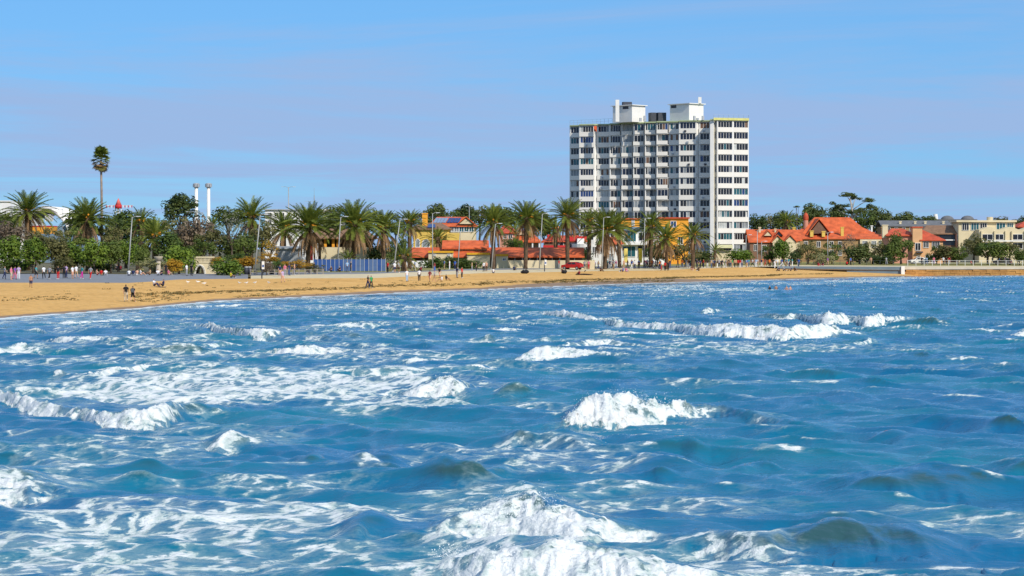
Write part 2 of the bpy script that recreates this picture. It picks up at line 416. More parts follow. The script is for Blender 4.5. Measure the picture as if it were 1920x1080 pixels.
# lumps and spikes of the broken water
nD = fbm(X0 * 3.1, Y0 * 2.6, 3, 55); nE = fbm(X0 * 9.0, Y0 * 7.0, 3, 57)
bil = np.abs(2 * vnoise(X0 * 1.7, Y0 * 1.3, 61) - 1) ** .7 + .55 * np.abs(2 * vnoise(X0 * 4.0 + 3, Y0 * 3.1, 62) - 1) ** .8 + .3 * np.abs(2 * vnoise(X0 * 9.0, Y0 * 7.5, 63) - 1)
Z += LUMP * ((bil - .95) * .62 + (nD - .45) * .9 + (nE - .48) * .5) 
# lacy foam lying on the flat water: (column, row, half width, half height, amount)
LACE = [(480,722,420,46,.76),(300,740,260,36,.80),(700,752,230,30,.62),(820,712,140,24,.40),(180,850,260,40,.44),(430,815,190,28,.38),(60,905,170,40,.46),(300,985,380,50,.64),(150,1040,330,60,.62),(560,965,280,30,.70),
        (600,1040,300,50,.52),(930,1070,260,36,.66),(1330,1045,230,30,.52),(1500,1080,260,22,.62),(1800,1072,200,18,.62),(1800,990,190,18,.52),(1760,965,160,10,.40),(1890,1005,110,16,.48),
        (1420,655,260,14,.50),(1650,655,260,12,.36),(1800,690,200,10,.30),(1200,668,160,10,.40),(1090,692,230,12,.40),(700,668,260,14,.50),(560,640,160,10,.36),(250,640,220,9,.50),(120,600,160,7,.38),(230,595,90,7,.5),
        (560,582,120,5,.42),(720,578,180,5,.55),(860,580,110,5,.55),(1000,560,120,4,.45),(650,560,170,3.5,.5),(900,552,170,3,.5),(1120,553,160,3,.5),(1330,545,160,4,.55),(1270,538,120,3,.6),(1480,533,120,3,.5),(1620,528,110,4,.6),(1700,522,130,3,.6),(1860,519,120,2,.5),
        (1000,605,90,5,.45),(760,608,160,6,.42),(560,620,150,6,.42),(1120,640,160,5,.42),(880,690,150,7,.45),(300,618,120,5,.42),(150,612,110,4,.45),(1000,590,130,3,.42),(1240,600,90,3,.4),(400,612,120,6,.3),(1240,795,160,12,.25),(960,760,170,14,.34),(1880,610,60,6,.3),(1700,620,160,6,.3),(1560,592,200,5,.2),(60,655,120,8,.4),(1650,810,220,8,.24),(1300,925,260,10,.22),(1550,905,230,8,.22)]
for cx, cy, rx, ry, am in LACE:
    c0, c1 = np.searchsorted(pxc, [cx - rx * 1.3, cx + rx * 1.3])
    e = ((PX[:, c0:c1] - cx) / rx) ** 2 + ((PY[:, c0:c1] - cy) / ry) ** 2
    e = e + (nA[:, c0:c1] - 0.5) * 1.3
    foam[:, c0:c1] = np.maximum(foam[:, c0:c1], am * .9 * sst(1.15, 0.25, e))
# swash along the beach and a few small whitecaps
foam = np.maximum(foam, 0.95 * sst(3.6, 0.6, np.abs(shore - 1.4 - 2.5 * (fbm(PX / 70.0, PX * 0, 3, 33) - 0.4))) * sst(1760, 1600, PX))
foam = np.maximum(foam, 0.62 * sst(2.6, .5, np.abs(shore - 6.5 - 5 * (fbm(PX / 90.0, PX * 0, 3, 46) - 0.5))) * sst(0.40, 0.55, nA))
foam = np.maximum(foam, 0.60 * sst(5, 1.0, np.abs(shore - 13 - 12 * (fbm(PX / 120.0, PX * 0, 3, 44) - 0.5))) * sst(0.42, 0.58, nA))
crest = chop / np.maximum(calm, .1)
foam = np.maximum(foam, 0.56 * sst(0.15, 0.26, crest) * sst(0.50, 0.62, nA))
foam = np.maximum(foam, .42 * sst(.54, .68, fbm(X0 * .10, Y0 * .22, 3, 81)) * sst(1.15, .85, PX / 1500.0))
# light through thin sandy water, painted olive on raised faces towards the viewer
sl = np.gradient(Z, axis=0) / np.maximum(np.gradient(Y0, axis=0), 1e-3)
olive = np.clip(sst(.16, .6, sl) * sst(.06, .40, Z) * .60 + olive * sst(.12, .45, sl) * sst(.10, .5, Z) * .75, 0, 1)
silt_light = np.exp(-((PX - 1580) / 190) ** 2 - ((PY - 1045) / 60) ** 2); olive = np.clip(olive + silt_light * sst(.0, .3, Z) * .45 * sst(-.05, .2, sl), 0, 1)  # more of that painted through-light tint, on the smooth sandy wave
foam = np.clip(foam, 0, 1)
edge = sst(-690, -600, PX) * sst(2690, 2560, PX)
Z = Z * edge
Xf = X0 + DX * edge; Yf = Y0 + DY * edge
# grid to mesh
co = np.stack([Xf, Yf, Z], -1).reshape(-1, 3).astype(np.float32)
ii = np.arange((NR - 1) * (NC - 1)); r_ = ii // (NC - 1); c_ = ii % (NC - 1)
q0 = r_ * NC + c_
quads = np.stack([q0, q0 + 1, q0 + NC + 1, q0 + NC], -1).astype(np.int32)
me = bpy.data.meshes.new('sea')
me.vertices.add(len(co)); me.vertices.foreach_set('co', co.ravel())
me.loops.add(quads.size); me.loops.foreach_set('vertex_index', quads.ravel())
me.polygons.add(len(quads)); me.polygons.foreach_set('loop_start', np.arange(0, quads.size, 4, dtype=np.int32))
me.polygons.foreach_set('use_smooth', np.ones(len(quads), bool))
me.update(calc_edges=True)
for nm, arr in (('foam', foam), ('olive', olive)):
    at = me.attributes.new(nm, 'FLOAT', 'POINT'); at.data.foreach_set('value', arr.reshape(-1).astype(np.float32))

def sea_material():
    m, t, b = new_mat('sea_water')
    N = t.nodes.new; lk = t.links.new
    geo = N('ShaderNodeNewGeometry')
    fa = N('ShaderNodeAttribute'); fa.attribute_name = 'foam'
    ol = N('ShaderNodeAttribute'); ol.attribute_name = 'olive'
    def noise(scale, detail, sx=1, sy=1, rough=.6):
        mp = N('ShaderNodeMapping'); mp.inputs['Scale'].default_value = (sx, sy, 1)
        n = N('ShaderNodeTexNoise'); n.inputs['Scale'].default_value = scale; n.inputs['Detail'].default_value = detail
        n.inputs['Roughness'].default_value = rough
        lk(geo.outputs['Position'], mp.inputs[0]); lk(mp.outputs[0], n.inputs['Vector'])
        return n
    def mth(op, a, b_=None, c=None):
        n = N('ShaderNodeMath'); n.operation = op
        for i, v in enumerate((a, b_, c)):
            if v is None: continue
            if isinstance(v, (int, float)): n.inputs[i].default_value = v
            else: lk(v, n.inputs[i])
        return n.outputs[0]
    def rng_(v, a, b_, c=0, d=1, smooth=True):
        n = N('ShaderNodeMapRange')
        if smooth: n.interpolation_type = 'SMOOTHSTEP'
        n.inputs['From Min'].default_value = a; n.inputs['From Max'].default_value = b_
        n.inputs['To Min'].default_value = c; n.inputs['To Max'].default_value = d
        lk(v, n.inputs['Value']); return n.outputs[0]
    n1 = noise(2.3, 7, .5, 1.0, .66); n2 = noise(7.0, 4, .7, 1)
    vo = N('ShaderNodeTexVoronoi'); vo.feature = 'DISTANCE_TO_EDGE'; vo.inputs['Scale'].default_value = 1.1
    dist = N('ShaderNodeMix'); dist.data_type = 'VECTOR'; dist.inputs['Factor'].default_value = 0.28
    lk(geo.outputs['Position'], dist.inputs[4]); lk(n1.outputs['Color'], dist.inputs[5])
    sc = N('ShaderNodeVectorMath'); sc.operation = 'ADD'
    nsc = N('ShaderNodeVectorMath'); nsc.operation = 'SCALE'; nsc.inputs['Scale'].default_value = 1.1
    lk(n1.outputs['Color'], nsc.inputs[0]); lk(geo.outputs['Position'], sc.inputs[0]); lk(nsc.outputs[0], sc.inputs[1])
    lk(sc.outputs[0], vo.inputs['Vector'])
    lace = rng_(vo.outputs['Distance'], 0.0, 0.22, 0.22, -0.14)
    fv = mth('ADD', mth('ADD', fa.outputs['Fac'], mth('MULTIPLY', mth('SUBTRACT', n1.outputs[0], .5), 1.5)), mth('MULTIPLY', mth('SUBTRACT', n2.outputs[0], .5), .55))
    fv = mth('ADD', fv, mth('MULTIPLY', lace, rng_(fa.outputs['Fac'], .15, .45)))
    fm = mth('MULTIPLY', rng_(fv, 0.50, 0.68), rng_(fa.outputs['Fac'], 0.03, 0.2))
    thin = mth('MULTIPLY', rng_(fv, 0.15, 0.60, 0, .34), rng_(fa.outputs['Fac'], 0.05, 0.3))
    fm = mth('MAXIMUM', fm, thin)
    # water body
    c = N('ShaderNodeMix'); c.data_type = 'RGBA'
    c.inputs[6].default_value = (0.004, 0.085, 0.205, 1); c.inputs[7].default_value = (0.030, 0.072, 0.058, 1)
    nb = noise(.09, 3)
    body = N('ShaderNodeMix'); body.data_type = 'RGBA'
    body.inputs[6].default_value = (0.004, 0.114, 0.240, 1); body.inputs[7].default_value = (0.004, 0.150, 0.230, 1)
    lk(rng_(nb.outputs[0], .35, .65), body.inputs['Factor']); lk(body.outputs[2], c.inputs[6])
    lk(mth('MULTIPLY', ol.outputs['Fac'], 0.85), c.inputs['Factor'])  # light through raised water is mixed in as a darker olive colour
    lk(c.outputs[2], b.inputs['Base Color'])
    b.inputs['IOR'].default_value = 1.34; b.inputs['Roughness'].default_value = 0.06
    b.inputs['Specular IOR Level'].default_value = 0.5
    b.inputs['Specular Tint'].default_value = (.72, .93, 1, 1)
    # ripples
    r1 = noise(3.2, 6, .55, 1.15, .66); r2 = noise(0.95, 4, .45, .9, .6)
    hgt = mth('ADD', mth('MULTIPLY', r1.outputs[0], .045), mth('MULTIPLY', r2.outputs[0], .16))
    bp = N('ShaderNodeBump'); bp.inputs['Strength'].default_value = 1.0; bp.inputs['Distance'].default_value = 1.0
    lk(hgt, bp.inputs['Height']); lk(bp.outputs[0], b.inputs['Normal'])
    # foam
    r2f = noise(1.3, 4, 1, 1)
    d = N('ShaderNodeBsdfPrincipled')
    fcol = N('ShaderNodeMix'); fcol.data_type = 'RGBA'; fcol.inputs[6].default_value = (.40, .50, .47, 1); fcol.inputs[7].default_value = (.76, .77, .74, 1)
    lk(rng_(mth('ADD', fv, mth('MULTIPLY', mth('SUBTRACT', r2f.outputs[0], .5), .9)), .45, 1.0), fcol.inputs['Factor']); lk(fcol.outputs[2], d.inputs['Base Color'])
    d.inputs['Base Color'].default_value = (.70, .71, .68, 1); d.inputs['Roughness'].default_value = .9
    d.inputs['Specular IOR Level'].default_value = .15
    fb = N('ShaderNodeBump'); fb.inputs['Strength'].default_value = 1.0; fb.inputs['Distance'].default_value = .13
    lk(mth('ADD', n1.outputs[0], mth('MULTIPLY', n2.outputs[0], .6)), fb.inputs['Height']); lk(fb.outputs[0], d.inputs['Normal'])
    mx = N('ShaderNodeMixShader')
    lk(fm, mx.inputs[0]); lk(b.outputs[0], mx.inputs[1]); lk(d.outputs[0], mx.inputs[2])
    outn = [n for n in t.nodes if n.type == 'OUTPUT_MATERIAL'][0]
    lk(mx.outputs[0], outn.inputs[0])
    return m
M_SEA = sea_material()
me.materials.append(M_SEA)
sea = link('sea', me); tag(sea, kind='structure')
# the open water round about, a little lower so that the near sheet lies over it
far_sea = MB(); far_sea.quad((-9000, -9000, -.9), (9000, -9000, -.9), (9000, 12000, -.9), (-9000, 12000, -.9))
fs_ = far_sea.build('open_water', M_SEA); tag(fs_, kind='structure')

# spray thrown up by the plume and the foreground breakers
def spray(name, spots, n, seed, size):
    rr = random.Random(seed); b = MB()
    for _ in range(n):
        px, row, hmax, wid = rr.choice(spots)
        px += rr.gauss(0, wid); Yb = CAMH * F / (row - HY) + rr.uniform(.4, 1.6)
        h = hmax * (0.45 + 0.45 * min(abs(rr.gauss(0, .55)), 1.5))
        c = (px2x(px, Yb), Yb, h); r = size * rr.uniform(.35, 1.2) * (1.0 if rr.random() < .9 else 1.7)
        v = [(c[0] + r, c[1], c[2] - r * .5), (c[0] - r * .5, c[1] + r * .8, c[2] - r * .5), (c[0] - r * .5, c[1] - r * .8, c[2] - r * .4), (c[0], c[1], c[2] + r)]
        b.add(v, [(0, 2, 1), (0, 1, 3), (1, 2, 3), (2, 0, 3)])
    o = b.build(name, M_FOAM); tag(o, kind='stuff'); return o
M_FOAM = mat('foam_spray', (.80, .82, .82), .8, .05, 3)
spray('wave_spray', [(1075,805,.45,9),(1100,805,.9,11),(1130,805,1.15,12),(1160,803,1.2,13),(1190,800,1.12,13),(1225,797,.9,14),(1265,790,.62,14)], 2600, 5, .012)
spray('wave_spray', [(900,1015,.6,16),(950,1016,.85,16),(985,1018,.98,16),(1030,1018,.85,16),(850,1076,.38,18),(930,1100,.6,25),(1050,1110,.66,30)], 2200, 6, .008)
spray('wave_spray', [(1330,634,.85,12),(1390,637,1.0,14),(1450,638,1.0,14),(1545,612,1.05,10),(1650,612,.95,10),(830,744,.75,9)], 900, 8, .02)

# ================================================================ land
def sheet(name, pxs, y0, y1, n, matl, dz=0.0, power=1.0, zfun=None, kind='structure'):
    v = []; f = []; tv = []
    for a in pxs:
        A, B = y0(a), y1(a)
        for j in range(n + 1):
            t = (j / n) ** power; Y = A + (B - A) * t
            v.append((px2x(a, Y), Y, (zfun or zg)(a, Y) + dz)); tv.append(t)
    m = n + 1
    for i in range(len(pxs) - 1):
        for j in range(n):
            f.append((i * m + j, (i + 1) * m + j, (i + 1) * m + j + 1, i * m + j + 1))
    me = bpy.data.meshes.new(name); me.from_pydata(v, [], f); me.materials.append(matl)
    me.polygons.foreach_set('use_smooth', [True] * len(f))
    at = me.attributes.new('t', 'FLOAT', 'POINT'); at.data.foreach_set('value', tv)
    me.update()
    return tag(link(name, me), kind=kind)

def sand_material():
    m, t, b = new_mat('beach_sand'); N = t.nodes.new; lk = t.links.new
    geo = N('ShaderNodeNewGeometry'); at = N('ShaderNodeAttribute'); at.attribute_name = 'wet'
    def nz(s, d):
        n = N('ShaderNodeTexNoise'); n.inputs['Scale'].default_value = s; n.inputs['Detail'].default_value = d
        n.inputs['Roughness'].default_value = .65; lk(geo.outputs['Position'], n.inputs['Vector']); return n
    a, c, d = nz(.12, 5), nz(1.4, 5), nz(.5, 3)
    mx = N('ShaderNodeMix'); mx.data_type = 'RGBA'
    mx.inputs[6].default_value = (.66, .355, .095, 1); mx.inputs[7].default_value = (.78, .45, .14, 1)
    r = N('ShaderNodeMapRange'); r.inputs['From Min'].default_value = .3; r.inputs['From Max'].default_value = .7
    lk(a.outputs[0], r.inputs['Value']); lk(r.outputs[0], mx.inputs['Factor'])
    # trodden, speckled surface
    m2 = N('ShaderNodeMix'); m2.data_type = 'RGBA'; m2.blend_type = 'MULTIPLY'
    r2 = N('ShaderNodeMapRange'); r2.inputs['From Min'].default_value = .62; r2.inputs['From Max'].default_value = .50
    r2.inputs['To Min'].default_value = .75; r2.inputs['To Max'].default_value = 0
    lk(c.outputs[0], r2.inputs['Value']); lk(r2.outputs[0], m2.inputs['Factor'])
    m2.inputs[7].default_value = (.66, .62, .55, 1); lk(mx.outputs[2], m2.inputs[6])
    m3 = N('ShaderNodeMix'); m3.data_type = 'RGBA'; m3.inputs[7].default_value = (.23, .145, .085, 1)
    ad = N('ShaderNodeMath'); ad.operation = 'MULTIPLY_ADD'; ad.inputs[1].default_value = .7
    sb = N('ShaderNodeMath'); sb.operation = 'SUBTRACT'; sb.inputs[1].default_value = .5
    lk(d.outputs[0], sb.inputs[0]); lk(sb.outputs[0], ad.inputs[0]); lk(at.outputs['Fac'], ad.inputs[2])
    r3 = N('ShaderNodeMapRange'); r3.interpolation_type = 'SMOOTHSTEP'; r3.inputs['From Min'].default_value = .35; r3.inputs['From Max'].default_value = .75
    r3.inputs['To Max'].default_value = .85
    lk(ad.outputs[0], r3.inputs['Value']); lk(r3.outputs[0], m3.inputs['Factor'])
    lk(m2.outputs[2], m3.inputs[6]); lk(m3.outputs[2], b.inputs['Base Color'])
    rr = N('ShaderNodeMapRange'); rr.inputs['To Min'].default_value = .95; rr.inputs['To Max'].default_value = .45
    lk(r3.outputs[0], rr.inputs['Value']); lk(rr.outputs[0], b.inputs['Roughness'])
    b.inputs['Specular IOR Level'].default_value = .25
    bp = N('ShaderNodeBump'); bp.inputs['Distance'].default_value = .22; bp.inputs['Strength'].default_value = 1
    lk(c.outputs[0], bp.inputs['Height']); lk(bp.outputs[0], b.inputs['Normal'])
    return m
M_SAND = sand_material()
PXS = list(range(-1500, -60, 60)) + list(range(-60, 1980, 12)) + list(range(1980, 3200, 60))
beach = sheet('beach', PXS, lambda a: WLINE(a) - 14, lambda a: EDGE(a) - 0.02, 60, M_SAND)
me = beach.data; at = me.attributes.new('wet', 'FLOAT', 'POINT'); wv = []
for v in me.vertices:
    X, Y, Zv = v.co; a = x2px(X, Y); dw = Y - WLINE(a); wid = float(EDGE(a) - WLINE(a))
    band = np.interp(a, [0, 300, 900, 1000, 1250, 1330, 1700], [3, 4, 6, 14, 16, 7, 4])
    wv.append(float(np.clip(1.15 - dw / band * .62, 0, 1)))
at.data.foreach_set('value', wv)

M_ASPH = mat('asphalt', (.22, .22, .225), .85, .16, 2.0, bump=.01, coords='Object')
M_CONC = mat('pale_concrete', (.62, .50, .30), .85, .12, .9, coords='Object')
M_LAWN = mat('dry_lawn', (.17, .17, .045), .95, .35, .35, col2=(.30, .25, .08), coords='Object')
M_EARTH = mat('earth', (.14, .12, .06), .95, .3, .2, coords='Object')
ground = sheet('ground', list(range(-6000, -1400, 400)) + list(range(-1400, 3200, 40)) + list(range(3200, 7000, 400)), lambda a: EDGE(a) + 8, lambda a: 9000, 50, M_EARTH, dz=-0.12, power=3.0)
def pp(a, b, s): return list(np.arange(a, b + .1, s))
sheet('promenade', pp(-1500, 470, 15), lambda a: EDGE(a), lambda a: EDGE(a) + 44 - max(0, (a - 200) * .085), 14, M_ASPH)
sheet('concrete_apron', pp(470, 1300, 10), lambda a: EDGE(a), lambda a: EDGE(a) + np.interp(a, [470, 560, 700, 800, 900, 1290, 1300], [10, 13, 17, 20, 14, 14, 12]), 6, M_CONC)
sheet('footpath', pp(470, 1300, 10), lambda a: EDGE(a) + np.interp(a, [470, 560, 700, 800, 900, 1290, 1300], [10, 13, 17, 20, 14, 14, 12]) + .01, lambda a: EDGE(a) + 30, 4, M_ASPH, dz=.004)
sheet('lawn', pp(300, 1300, 20), lambda a: EDGE(a) + 29.9, lambda a: EDGE(a) + 70, 6, M_LAWN, dz=.0)
sheet('footpath', pp(1300, 3000, 20), lambda a: EDGE(a), lambda a: EDGE(a) + 9, 5, M_CONC, dz=.0)
sheet('lawn', pp(1300, 3000, 20), lambda a: EDGE(a) + 9.01, lambda a: EDGE(a) + 60, 6, M_LAWN, dz=.0)
# ================================================================ tower of flats
M_WHITE = mat('white_render', (.72, .70, .65), .75, .05, .35, col2=(.82, .80, .75))
M_PANEL = mat('white_panel', (.78, .74, .66), .6, .05, .3)
M_STAIN = mat('stained_render', (.66, .60, .46), .8, .12, .5)
M_GREEN = mat('green_trim', (.36, .42, .24), .7, .1, 1)
M_DARKM = mat('dark_metal', (.05, .055, .07), .6, .2, 2)
M_GREYM = mat('grey_metal', (.42, .44, .46), .5, .1, 2, metal=.3)
def glass(name, col, rough=.12, spec=.5):
    return mat(name, col, rough, .25, .8, spec=spec)
GL = [glass('glass_navy', (.012, .016, .035)), glass('glass_dark', (.018, .018, .022)), glass('glass_teal', (.02, .10, .12)), glass('curtain_grey', (.22, .24, .25), .4),
      glass('curtain_pale', (.45, .47, .45), .5), glass('blind_brown', (.16, .085, .05), .5), glass('glass_blue', (.02, .05, .16))]
GW = [5, 5, 2, 2.2, 1.4, .8, 1]
tr = random.Random(3)
TY = 589.0
t0 = Vector((px2x(1335, TY), TY, zg(1335, TY)))
tower = thing('apartment_tower', 'tall white slab of flats with stacked balcony bands and rooftop plant rooms', 'building', t0)
STOREY = 21.05 * TY / F
NF = 13
ROOFZ = pz(223, TY) - t0.z                      # top of the roof slab above the base
FZ = [ROOFZ - 0.45 - STOREY * (k + 1) for k in range(NF)]
FZ = [z for z in FZ if z > -2.0]
def tp(px, Y): return Vector((px2x(px, Y) - t0.x, Y - t0.y, 0))
# (left column, depth, right column, depth, kind)
SEG = [(1068, 619.0, 1086, 617.6, 'recess'), (1086, 613.4, 1114, 612.4, 'strip'), (1119.5, 613.0, 1143, 612.0, 'strip'),
       (1143, 609.4, 1165, 608.8, 'bay'), (1165, 606.9, 1187, 606.3, 'bay'), (1187, 604.4, 1209, 603.8, 'bay'), (1209, 601.9, 1231, 601.3, 'bay'), (1231, 599.3, 1254, 598.7, 'bay'),
       (1254, 599.2, 1273, 598.2, 'small'), (1273, 595.4, 1305.5, 594.2, 'strip'), (1310.5, 594.8, 1331.5, 594.0, 'strip'),
       (1331.5, 589.0, 1338, 588.8, 'column'), (1338, 589.5, 1345, 589.6, 'narrow'), (1345, 588.6, 1374.5, 589.9, 'right'), (1374.5, 589.9, 1404, 591.2, 'right')]
# body behind the fronts: one outline set back from every front
back = []
outline = []
for a, ya, b, yb, kd in SEG:
    sb = {'bay': 1.5, 'recess': 1.2, 'column': 0.0}.get(kd, .45)
    outline += [tp(a, ya + sb * 1.12 + .02), tp(b, yb + sb * 1.12 + .02)]
rear = [tp(1404, 606), tp(1290, 622), tp(1068, 640)]
core = MB(); core.prism([(p.x, p.y) for p in outline + rear], -1.0, ROOFZ - .35)
core.build('wall', M_WHITE, tower)
slab = MB(); so = []
for a, ya, b, yb, kd in SEG: so += [tp(a, ya - .25), tp(b, yb - .25)]
slab.prism([(p.x, p.y) for p in so + rear], ROOFZ - .348, ROOFZ)
slab.build('roof', M_GREEN, tower)
fins = 0
for si, (a, ya, b, yb, kd) in enumerate(SEG):
    A, B = tp(a, ya), tp(b, yb); U = (B - A); Lw = U.length; U.normalize(); Nn = Vector((U.y, -U.x, 0))   # outward
    def loc(u, w, z): return A + U * u + Nn * w + Vector((0, 0, z))
    def lbox(mb, u0, u1, w0, w1, z0, z1):
        vs = [loc(u0, w0, z0), loc(u1, w0, z0), loc(u1, w1, z0), loc(u0, w1, z0), loc(u0, w0, z1), loc(u1, w0, z1), loc(u1, w1, z1), loc(u0, w1, z1)]
        mb.add(vs, [(0, 1, 2, 3), (7, 6, 5, 4), (4, 5, 1, 0), (5, 6, 2, 1), (6, 7, 3, 2), (7, 4, 0, 3)])
    if kd == 'column':
        m = MB(); lbox(m, 0, Lw, -3, 0.0, -1, ROOFZ - .36); m.build('pillar', M_WHITE, tower); continue
    sb = {'bay': 1.5, 'recess': 1.2}.get(kd, .45)
    # side fins that close the ends of the bands
    m = MB()
    fo = -.02 if kd in ('right', 'narrow') else -.24 if kd != 'bay' else -.35
    lbox(m, 0, .22, -sb - .1, fo, -1, ROOFZ - .36)
    if kd in ('right', 'strip', 'recess'): lbox(m, Lw - .22, Lw, -sb - .1, fo, -1, ROOFZ - .36)
    m.build('pier', M_WHITE if kd != 'narrow' else M_STAIN, tower)
    for k, fz in enumerate(FZ):
        top = fz + STOREY
        sp0, sp1 = fz, fz + (1.22 if kd != 'bay' else 1.12)                # band of masonry or balcony front
        m = MB()
        if kd == 'bay':
            lbox(m, .0, Lw - .32, -.12, .0, sp0 + .16, sp1)             # thin front, gap at one end
            lbox(m, .0, Lw - .02, -sb, -.13, sp0 - .02, sp0 + .16)      # floor
        else:
            lbox(m, .225 if kd in ('right', 'narrow') else 0, Lw - .225 if kd == 'right' else Lw, -.22 if kd in ('strip', 'recess', 'small') else -sb, .0, sp0, sp1)
        m.build('balcony_front' if kd in ('bay', 'recess') else 'spandrel', M_STAIN if kd == 'narrow' else M_PANEL, tower)
        # window
        w0, w1 = .3, Lw - .25
        if kd == 'bay' and tr.random() < .62: w0 = Lw * tr.choice([.24, .30, .38])
        if kd == 'small': w0, w1 = .35, Lw - .2
        if kd == 'right' and k > 7: w0 += tr.choice([0, .3]); w1 -= tr.choice([0, .5])
        wz0 = sp1 + .02 if kd != 'bay' else fz + .25
        wz1 = top - .12
        setb = -(sb - .06) if kd == 'bay' else -.30
        if kd == 'bay' and w0 < 1: setb = -.16; wz0 = sp1 + .02           # glazed-in balcony
        npn = max(2, round((w1 - w0) / .78)); 
        if kd == 'small': npn = 3
        g = MB(); fr = MB(); base = tr.choices(range(7), GW)[0]
        for q in range(npn):
            p0 = w0 + (w1 - w0) * q / npn; p1 = w0 + (w1 - w0) * (q + 1) / npn
            g.mi = base if tr.random() < .62 else tr.choices(range(7), GW)[0]
            if kd == 'small' and q == 1: g.mi = 4
            lbox(g, p0, p1, setb - .05, setb, wz0, wz1)
            if q: lbox(fr, p0 - .035, p0 + .035, setb + .002, setb + .07, wz0, wz1)
        lbox(fr, w0 - .05, w0 + .04, setb + .002, setb + .08, wz0, wz1); lbox(fr, w1 - .04, w1 + .05, setb + .002, setb + .08, wz0, wz1)
        lbox(fr, w0 + .041, w1 - .041, setb + .002, setb + .06, wz1 - .07, wz1)
        wo = g.build('window', GL, tower)
        fr.build('frame', M_WHITE, wo)
        if kd in ('small', 'strip') and tr.random() < .3:
            m = MB(); uu = Lw * tr.uniform(.2, .7); lbox(m, uu, uu + .55, .0, .32, sp0 + .3, sp0 + .75); m.build('air_conditioner', M_DARKM if tr.random() < .5 else M_GREYM, tower)
# a red awning panel and a yellow fascia
a, ya, b, yb, kd = SEG[2]
m = MB(); p, q = tp(1113.5, 611.0), tp(1118.8, 611.4)
m.prism([(p.x, p.y - .2), (q.x, q.y - .2), (q.x, q.y - .1), (p.x, p.y - .1)], FZ[0] + 1.24, FZ[0] + STOREY - .2); m.build('red_blind', mat('red_blind', (.62, .10, .03), .7), tower)
m = MB(); p, q = tp(1338, 588.0), tp(1404.5, 590.9)
m.prism([(p.x, p.y - .1), (q.x, q.y - .1), (q.x, q.y + .1), (p.x, p.y + .1)], ROOFZ - .34, ROOFZ + .28); m.build('fascia', mat('yellow_fascia', (.62, .60, .20), .7), tower)
# roof furniture
def roof_box(name, c0, c1, Yf, py0, py1, depth, matl, rot=.45, parent=tower, z0=None):
    w = (c1 - c0) * Yf / F; zt = pz(py0, Yf) - t0.z; zb = z0 if z0 is not None else ROOFZ + .005
    c = tp((c0 + c1) / 2, Yf + depth / 2)
    m = MB(); m.box(-w / 2, w / 2, -depth / 2, depth / 2, 0, zt - zb)
    o = m.build(name, matl, parent); o.location = (c.x, c.y, zb); o.rotation_euler = (0, 0, rot)
    return o, zt - zb, w
for c0, c1, c2, Yf, ptop in ((1149, 1185, 1210, 602, 196), (1256, 1292, 1319, 596, 193)):
    # two walls seen: a shaded one on the camera side and a bright one towards the sun
    zt = pz(ptop, Yf) - t0.z
    p0, p1, p2 = tp(c0, Yf + 5.0), tp(c1, Yf), tp(c2, Yf + 3.4)
    p3 = p0 + (p2 - p1)
    room = MB(); room.prism([(q.x, q.y) for q in (p0, p1, p2, p3)], ROOFZ + .005, zt - .2); ro = room.build('plant_room', M_WHITE, tower)
    cen = (p0 + p1 + p2 + p3) / 4
    lid = MB(); lid.prism([(cen.x + (q.x - cen.x) * 1.14, cen.y + (q.y - cen.y) * 1.14) for q in (p0, p1, p2, p3)], zt - .198, zt); lid.build('roof_slab', M_WHITE, ro)
    lv = MB(); d = (p1 - p0); nn = Vector((d.y, -d.x, 0)).normalized(); f0, f1 = (.52, .82) if c0 < 1200 else (.06, .34)
    qa, qb = p0 + d * f0 + nn * .03, p0 + d * f1 + nn * .03
    lv.prism([(qa.x, qa.y), (qb.x, qb.y), (qb.x - nn.x * .02, qb.y - nn.y * .02), (qa.x - nn.x * .02, qa.y - nn.y * .02)], zt - 1.1, zt - .35); lv.build('louvre', M_DARKM, ro)
roof_box('chimney', 1154, 1161, 602, 187, 230, 1.0, M_WHITE, 0)
roof_box('chimney', 1309, 1315, 597.5, 182, 200, .9, M_WHITE, 0, z0=pz(193, 596) - t0.z + .005)
roof_box('vent_box', 1167, 1184, 604, 191, 196, 1.4, M_DARKM, .2, z0=pz(196, 602) - t0.z + .005)
for c0, c1 in ((1218, 1228), (1231, 1247)):
    o, h_, w_ = roof_box('water_tank', c0, c1, 603, 211, 228, 2.2, M_DARKM, .3)
for i, c in enumerate((1207, 1199, 1300, 1306, 1316)):
    roof_box('vent_pipe', c, c + 4, 600 if c < 1250 else 594, 221 if i % 2 else 217, 230, .6, M_GREYM, .2)
def rail(pts, h, matl, parent, name='railing'):
    m = MB()
    for p, q in zip(pts[:-1], pts[1:]):
        d = q - p; n = max(1, int(d.length / 1.3))
        for i in range(n + 1):
            c = p + d * i / n; m.tube([c, c + Vector((0, 0, h))], .03, 4)
        for z in (h, h * .5): m.tube([p + Vector((0, 0, z)), q + Vector((0, 0, z))], .025, 4)
    return m.build(name, matl, parent)
zr = Vector((0, 0, ROOFZ))
rail([tp(1068.5, 619.5) + zr, tp(1148, 609) + zr], 1.25, M_GREYM, tower)
rail([tp(1338, 589.3) + zr, tp(1403.5, 591.6) + zr, tp(1403.5, 600) + zr], 1.15, M_GREYM, tower)

